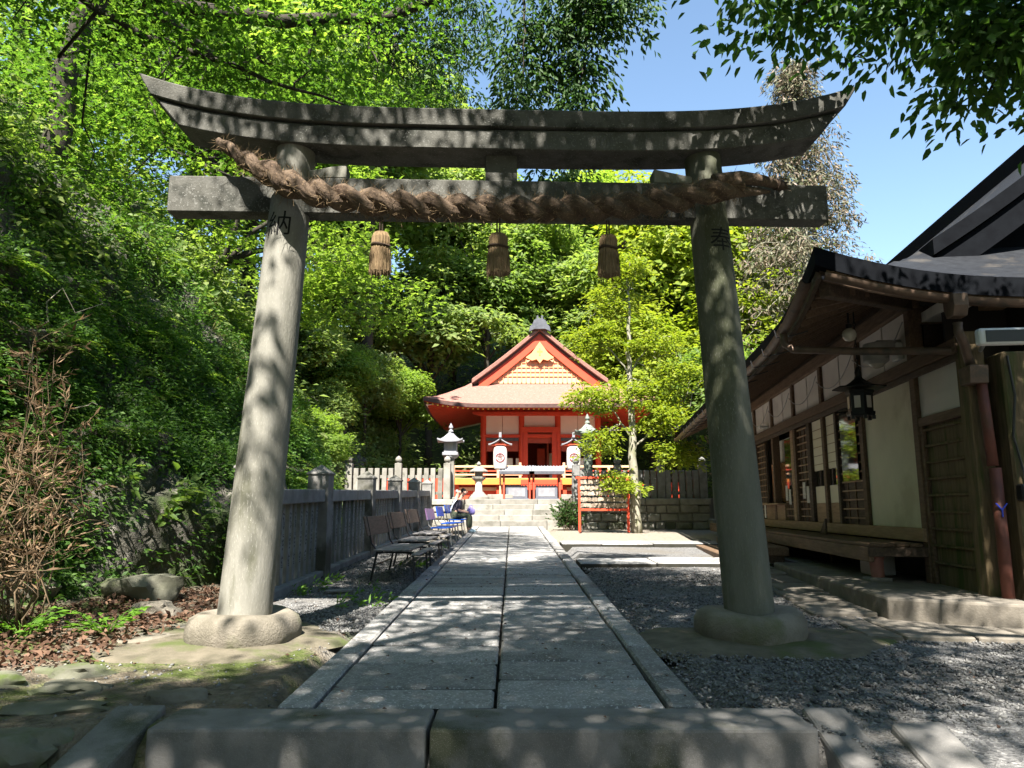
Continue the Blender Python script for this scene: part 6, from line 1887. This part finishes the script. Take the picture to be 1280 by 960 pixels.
p, d, nn, ll = tufts(P, 22, 0.11, 0.36, g, 0.7)
tag(obj('bank_leaves', leaf_mesh('bank_leaves', p, d, nn, ll, ll * 0.36), 'leaf_maple'), kind='stuff')
P = bank_points(900, 76, 2.4, 7.5, 13.0, 20.5, 0.9, 0.0)
p, d, nn, ll = tufts(P, 20, 0.26, 0.12, g, 0.9)
tag(obj('dry_bank_grass', leaf_mesh('dry_bank_grass', p, d, nn, ll, 0.014), 'leaf_grass'), kind='stuff')
P = bank_points(2200, 82, -0.2, 2.6, 5.0, 11.5, 1.3, -0.55)
p, d, nn, ll = tufts(P, 20, 0.075, 0.3, g, 0.6)
tag(obj('low_bank_ferns', leaf_mesh('low_bank_ferns', p, d, nn, ll, ll * 0.4), 'leaf_fern'), kind='stuff')
# arching fern fronds and a second, broader-leaved species between them
P = bank_points(620, 79, 0.3, 8.0, 4.0, 20.0, 1.2, -0.3)
fp_, fd_, fn_, fl_ = [], [], [], []
for q in P:
    for _ in range(3):
        a_ = g.normal(0, 0.9); L_f = g.uniform(0.3, 0.65)
        ox, oy = math.cos(a_), math.sin(a_)
        up_ = g.uniform(0.3, 0.8)
        for s_ in np.linspace(0.12, 1, 13):
            c0 = q + np.array([ox * L_f * s_, oy * L_f * s_, L_f * (up_ * s_ - 0.85 * s_ * s_)])
            for sd in (-1, 1):
                fp_.append(c0); fd_.append((-oy * sd + ox * 0.45, ox * sd + oy * 0.45, -0.25)); fn_.append((0.3 * ox, 0.3 * oy, 1)); fl_.append(0.16 * L_f * (1.25 - s_) * 1.6)
fp_, fd_, fn_, fl_ = map(np.array, (fp_, fd_, fn_, fl_))
tag(obj('fern_fronds', leaf_mesh('fern_fronds', fp_, fd_, fn_, fl_, fl_ * 0.34, fold=0.05), 'leaf_maple_light'), kind='stuff')
P = bank_points(900, 80, 0.5, 9.0, 4.0, 20.0, 0.9, 0.2)
p, d, nn, ll = tufts(P, 12, 0.15, 0.34, g, 0.8)
tag(obj('broad_bank_leaves', leaf_mesh('broad_bank_leaves', p, d, nn, ll, ll * 0.5, oval=True), 'leaf_mid'), kind='stuff')
# bare roots and dead twigs caught on the cliff
mb = MB(); r_ = random.Random(5)
Pt = bank_points(90, 78, 2.0, 8.0, 5.0, 18.0, 1.0, -0.5)
for q in Pt:
    e = q + np.array([r_.uniform(0.1, 0.7), r_.uniform(-0.7, 0.7), r_.uniform(-0.9, 0.5)])
    mb.tube(branch_path(q, e, 7, 0.0, 0.9), [0.014 - 0.0017 * i for i in range(7)], 5)
tag(obj('dead_twigs', mb.mesh('dead_twigs', smooth='all'), 'bark_pale'), kind='stuff')

# dry brown shrub at the left edge
def dry_shrub(name, label, x, y, z, hgt, wid, nst, seed, m, per, L, w=0.16, cat='shrub', stem='dry_stem'):
    g = np.random.default_rng(seed)
    t = thing(name, label, cat, (x, y, z))
    paths, pos, dr = [], [], []
    for k in range(nst):
        a = g.uniform(0, 6.28); q = g.uniform(0.1, 1)
        e = np.array([math.cos(a) * wid * q, math.sin(a) * wid * q * 0.6, hgt * g.uniform(0.45, 1.0) * (1.05 - 0.45 * q)])
        b0 = np.array([math.cos(a) * 0.12, math.sin(a) * 0.1, 0])
        st = branch_path(b0, e, 8, 0.03, 0.35, g)
        paths.append((st, 0.008 * max(1, hgt / 3), 0.002, 5))
        sa = np.array(st)
        for i in range(2, 8):
            for _ in range(2):
                tip = sa[i] + np.array([g.normal(0, 0.2), g.normal(0, 0.16), g.uniform(0.02, 0.24)])
                tb = branch_path(sa[i], tip, 4, 0, 0.3, g)
                paths.append((tb, 0.0035 * max(1, hgt / 3), 0.0014, 4))
                for _q in range(per):
                    f = g.uniform(0.2, 1)
                    pos.append(sa[i] * (1 - f) + tip * f); dr.append((tip - sa[i]) * 2 + g.normal(0, .25, 3) + np.array([0, 0, -0.12]))
    obj('stems', limb_mesh(paths), stem, t)
    pos = np.array(pos); dr = np.array(dr)
    if per:
        ll = L * g.uniform(0.6, 1.3, len(pos))
        obj('leaves', leaf_mesh('leaves', pos, dr, g.normal(size=pos.shape), ll, ll * w), m, t)
    return t
dry_shrub('dry_shrub', 'tall dry shrub with withered tan leaves at the left edge', -3.95, 6.3, float(ground_height(-3.95, 6.3)), 2.6, 0.75, 22, 81, 'leaf_dry', 5, 0.085, 0.2)
dry_shrub('dry_shrub', 'smaller withered tan shrub at the far left, beside the tall dry one', -4.35, 5.7, float(ground_height(-4.35, 5.7)), 1.6, 0.65, 18, 82, 'leaf_dry', 5, 0.085, 0.2)
dry_shrub('bare_shrub', 'bare pinkish twig shrub on the slope left of the shrine roof', -5.9, 46.0, float(hill_z(-5.9, 46)) - 0.2, 4.4, 2.6, 60, 83, 'leaf_dry', 3, 0.2, 0.12)
dry_shrub('low_shrub', 'dark low shrub at the right foot of the stairs beside the rack', 1.75, 24.2, gz(24.2) - 0.05, 1.0, 0.4, 26, 84, 'leaf_dark', 8, 0.09, 0.5)
for k, (x, y, lab) in enumerate(((-3.35, 6.45, 'bright green leafy plant left of the torii base, nearest to it'), (-3.85, 6.1, 'bright green leafy plant in the litter, second from the torii base'), (-4.3, 5.55, 'low green leafy plant at the left edge below the dry shrub'))):
    g = np.random.default_rng(100 + k)
    z = float(ground_height(x, y))
    t = thing('leafy_plant', lab, 'plant', (x, y, z), 0, 'green plants on the leaf litter')
    pos, dr = [], []
    pth = []
    for q in range(16):
        a = g.uniform(0, 6.28); e = np.array([math.cos(a) * 0.28, math.sin(a) * 0.22, g.uniform(0.08, 0.24)])
        pth.append((branch_path((0, 0, 0), e, 5, 0.1, 0.2, g), 0.004, 0.002, 4))
        for f in np.linspace(0.4, 1, 6):
            pos.append(e * f + g.normal(0, .015, 3)); dr.append(np.array([math.cos(a + g.normal(0, .8)), math.sin(a + g.normal(0, .8)), 0.1]))
    obj('stems', limb_mesh(pth), 'leaf_bright', t)
    obj('leaves', leaf_mesh('leaves', np.array(pos), np.array(dr), np.array([[0, -0.2, 1.0]]) + g.normal(0, .25, (len(pos), 3)), g.uniform(0.06, 0.11, len(pos)), 0.042), 'leaf_bright', t)

# fallen leaves, gravel stones, weeds
g = np.random.default_rng(201)
n = 12000
x = g.uniform(-7.0, -2.9, n); y = g.uniform(4.6, 10.5, n)
k = (x > foot(y) + 0.25) & ((x < -3.05) | (g.random(n) < 0.1)) & ((y > 5.3) | (x < -3.4))
x, y = x[k], y[k]
z = ground_height(x, y) + g.uniform(0.005, 0.05, len(x))
p = np.stack([x, y, z], 1)
tag(obj('leaf_litter', leaf_mesh('leaf_litter', p, g.normal(size=p.shape) * [1, 1, 0.3], np.array([[0, 0, 1.0]]) + g.normal(0, .45, p.shape), g.uniform(0.035, 0.11, len(p)), g.uniform(0.02, 0.05, len(p)), fold=0.6), 'leaf_dead'), kind='stuff')
n = 520
x = g.uniform(-2.7, 3.4, n); y = g.uniform(4.2, 14, n)
p = np.stack([x, y, np.maximum(ground_height(x, y), np.where((x > -1.33) & (x < 1.09), gz(y), -9)) + 0.012], 1)
tag(obj('scattered_leaves', leaf_mesh('scattered_leaves', p, g.normal(size=p.shape) * [1, 1, 0.1], np.array([[0, 0, 1.0]]) + g.normal(0, .25, p.shape), g.uniform(0.02, 0.05, n), g.uniform(0.012, 0.025, n), fold=0.4), 'leaf_dead'), kind='stuff')
def pebbles(name, n, xr, yr, seed, s0, s1, m, cond=None):
    g = np.random.default_rng(seed)
    x = g.uniform(*xr, n); y = yr[0] + (yr[1] - yr[0]) * g.uniform(0, 1, n) ** 1.5
    if cond is not None:
        k = cond(x, y); x, y = x[k], y[k]
    n = len(x)
    s = g.uniform(s0, s1, n) * (1 + g.exponential(0.25, n))
    base = np.array([[1, 0, 0], [-1, 0, 0], [0, 1, 0], [0, -1, 0], [0, 0, 1], [0, 0, -1]], float)
    V = base[None] * s[:, None, None] * g.uniform(0.6, 1.2, (n, 6, 1)) * np.array([1, 0.8, 0.6])
    V += g.normal(0, 0.15, (n, 6, 3)) * s[:, None, None]
    a = g.uniform(0, 6.28, n); ca, sa_ = np.cos(a)[:, None], np.sin(a)[:, None]
    X = V[..., 0] * ca - V[..., 1] * sa_; Y = V[..., 0] * sa_ + V[..., 1] * ca
    V = np.stack([X + x[:, None], Y + y[:, None], V[..., 2] + (ground_height(x, y) + s * 0.25)[:, None]], -1)
    F = np.array([[0, 2, 4], [2, 1, 4], [1, 3, 4], [3, 0, 4], [2, 0, 5], [1, 2, 5], [3, 1, 5], [0, 3, 5]])
    idx = (np.arange(n)[:, None, None] * 6 + F[None]).reshape(-1)
    me = bpy.data.meshes.new(name)
    me.vertices.add(6 * n); me.vertices.foreach_set('co', V.reshape(-1).astype(np.float32))
    nf = 8 * n
    me.loops.add(3 * nf); me.loops.foreach_set('vertex_index', idx.astype(np.int32))
    me.polygons.add(nf); me.polygons.foreach_set('loop_start', (np.arange(nf) * 3).astype(np.int32)); me.polygons.foreach_set('loop_total', np.full(nf, 3, np.int32))
    me.update(calc_edges=True)
    return tag(obj(name, me, m), kind='stuff')
leaf_mat('gravel_stone', [(0.06, 0.06, 0.062), (0.13, 0.128, 0.125), (0.24, 0.235, 0.225)], 0.0, 0.9)
pebbles('gravel_stones', 30000, (1.12, 4.9), (2.9, 14), 301, 0.008, 0.016, 'gravel_stone', lambda x, y: (((x - 2.02) ** 2 + (y - 6.58) ** 2) > 0.5) & (y < 12.5) & (x < 3.3 + 0.12 * (y - 7) + np.maximum(0, 7 - y) * 1.6))
pebbles('path_side_gravel', 8000, (-2.72, -1.36), (6.9, 17), 302, 0.008, 0.016, 'gravel_stone')
pebbles('dirt_pebbles', 900, (-3.6, -1.4), (4.3, 6.5), 303, 0.006, 0.014, 'gravel_stone')

# rocks at the left front
def rock(label, x, y, sx, sy, sz, seed, m='moss_stone', rz=0.0, dz=0.0):
    bm = bmesh.new(); bmesh.ops.create_icosphere(bm, subdivisions=3, radius=1.0)
    for v in bm.verts:
        c_ = v.co.copy()
        k = 1 + 0.5 * noise.noise(c_ * 1.3 + Vector((seed * 3.1, 0, 0))) + 0.22 * noise.noise(c_ * 3.5 + Vector((0, seed, 0)))
        c_ = c_ * k
        c_.z = math.copysign(min(abs(c_.z), 0.72 + 0.1 * noise.noise(c_ * 2)), c_.z)
        v.co = Vector((c_.x * sx, c_.y * sy, c_.z * sz))
    me = bpy.data.meshes.new('rock'); bm.to_mesh(me); bm.free()
    me.polygons.foreach_set('use_smooth', [True] * len(me.polygons)); me.set_sharp_from_angle(angle=R(50))
    z = float(ground_height(x, y)) + dz
    return tag(obj('rock', me, m, None, (x, y, z), (0, 0, rz)), label, 'rock', 'rocks at the left front')
rock('flat tan rock beside the left side stone of the step', -1.98, 4.72, 0.19, 0.12, 0.075, 1, 'base_stone', 0.1)
rock('small pebble-like rock right of the flat tan rock', -1.72, 4.98, 0.05, 0.04, 0.035, 2, 'base_stone')
rock('mossy rock at the left front, right one of the stepping stones', -2.75, 4.95, 0.24, 0.15, 0.06, 3)
rock('mossy rock at the left front, middle of the stepping stones', -2.98, 5.35, 0.26, 0.15, 0.07, 4)
rock('mossy rock at the left front edge of the picture', -3.35, 5.0, 0.25, 0.16, 0.07, 5)
rock('dark rock of the low edge left of the side stone', -2.55, 4.12, 0.30, 0.18, 0.14, 6, 'moss_stone', 0.0, -0.10)
rock('dark rock of the low edge at the lower left corner', -3.15, 4.15, 0.34, 0.2, 0.15, 7, 'moss_stone', 0.2, -0.10)
rock('dark flat rock between the low edge rocks and the moss', -2.6, 4.5, 0.28, 0.14, 0.05, 8, 'moss_stone', 0.1)
rock('tan flat rock in the sun left of the torii base', -2.95, 6.55, 0.42, 0.22, 0.06, 9, 'base_stone', 0.3)
rock('grey boulder in the leaf litter at the foot of the bank', -3.9, 8.2, 0.35, 0.26, 0.24, 10, 'moss_stone', 0.3, 0.08)
rock('rounded boulder behind the dry shrub', -4.9, 7.6, 0.4, 0.3, 0.34, 11, 'base_stone', 0.3, 0.1)
rock('small boulder in the litter left of the fence post', -3.45, 7.5, 0.22, 0.17, 0.13, 12, 'base_stone', 0.8, 0.03)
# weeds at the fence foot
g = np.random.default_rng(401)
y = g.uniform(8, 17, 90); x = np.where(g.random(90) < 0.5, g.uniform(-2.72, -2.4, 90), g.uniform(-1.9, -1.4, 90))
k = wob(np.stack([x, y, 0 * x], 1), 8, 1.5) > 0.1
P = np.stack([x, y, ground_height(x, y)], 1)[k]
p, d, nn, ll = tufts(P, 14, 0.09, 0.08, g, 0.8, 0.1)
tag(obj('weeds', leaf_mesh('weeds', p, d, nn, ll, ll * 0.22), 'leaf_bright'), kind='stuff')
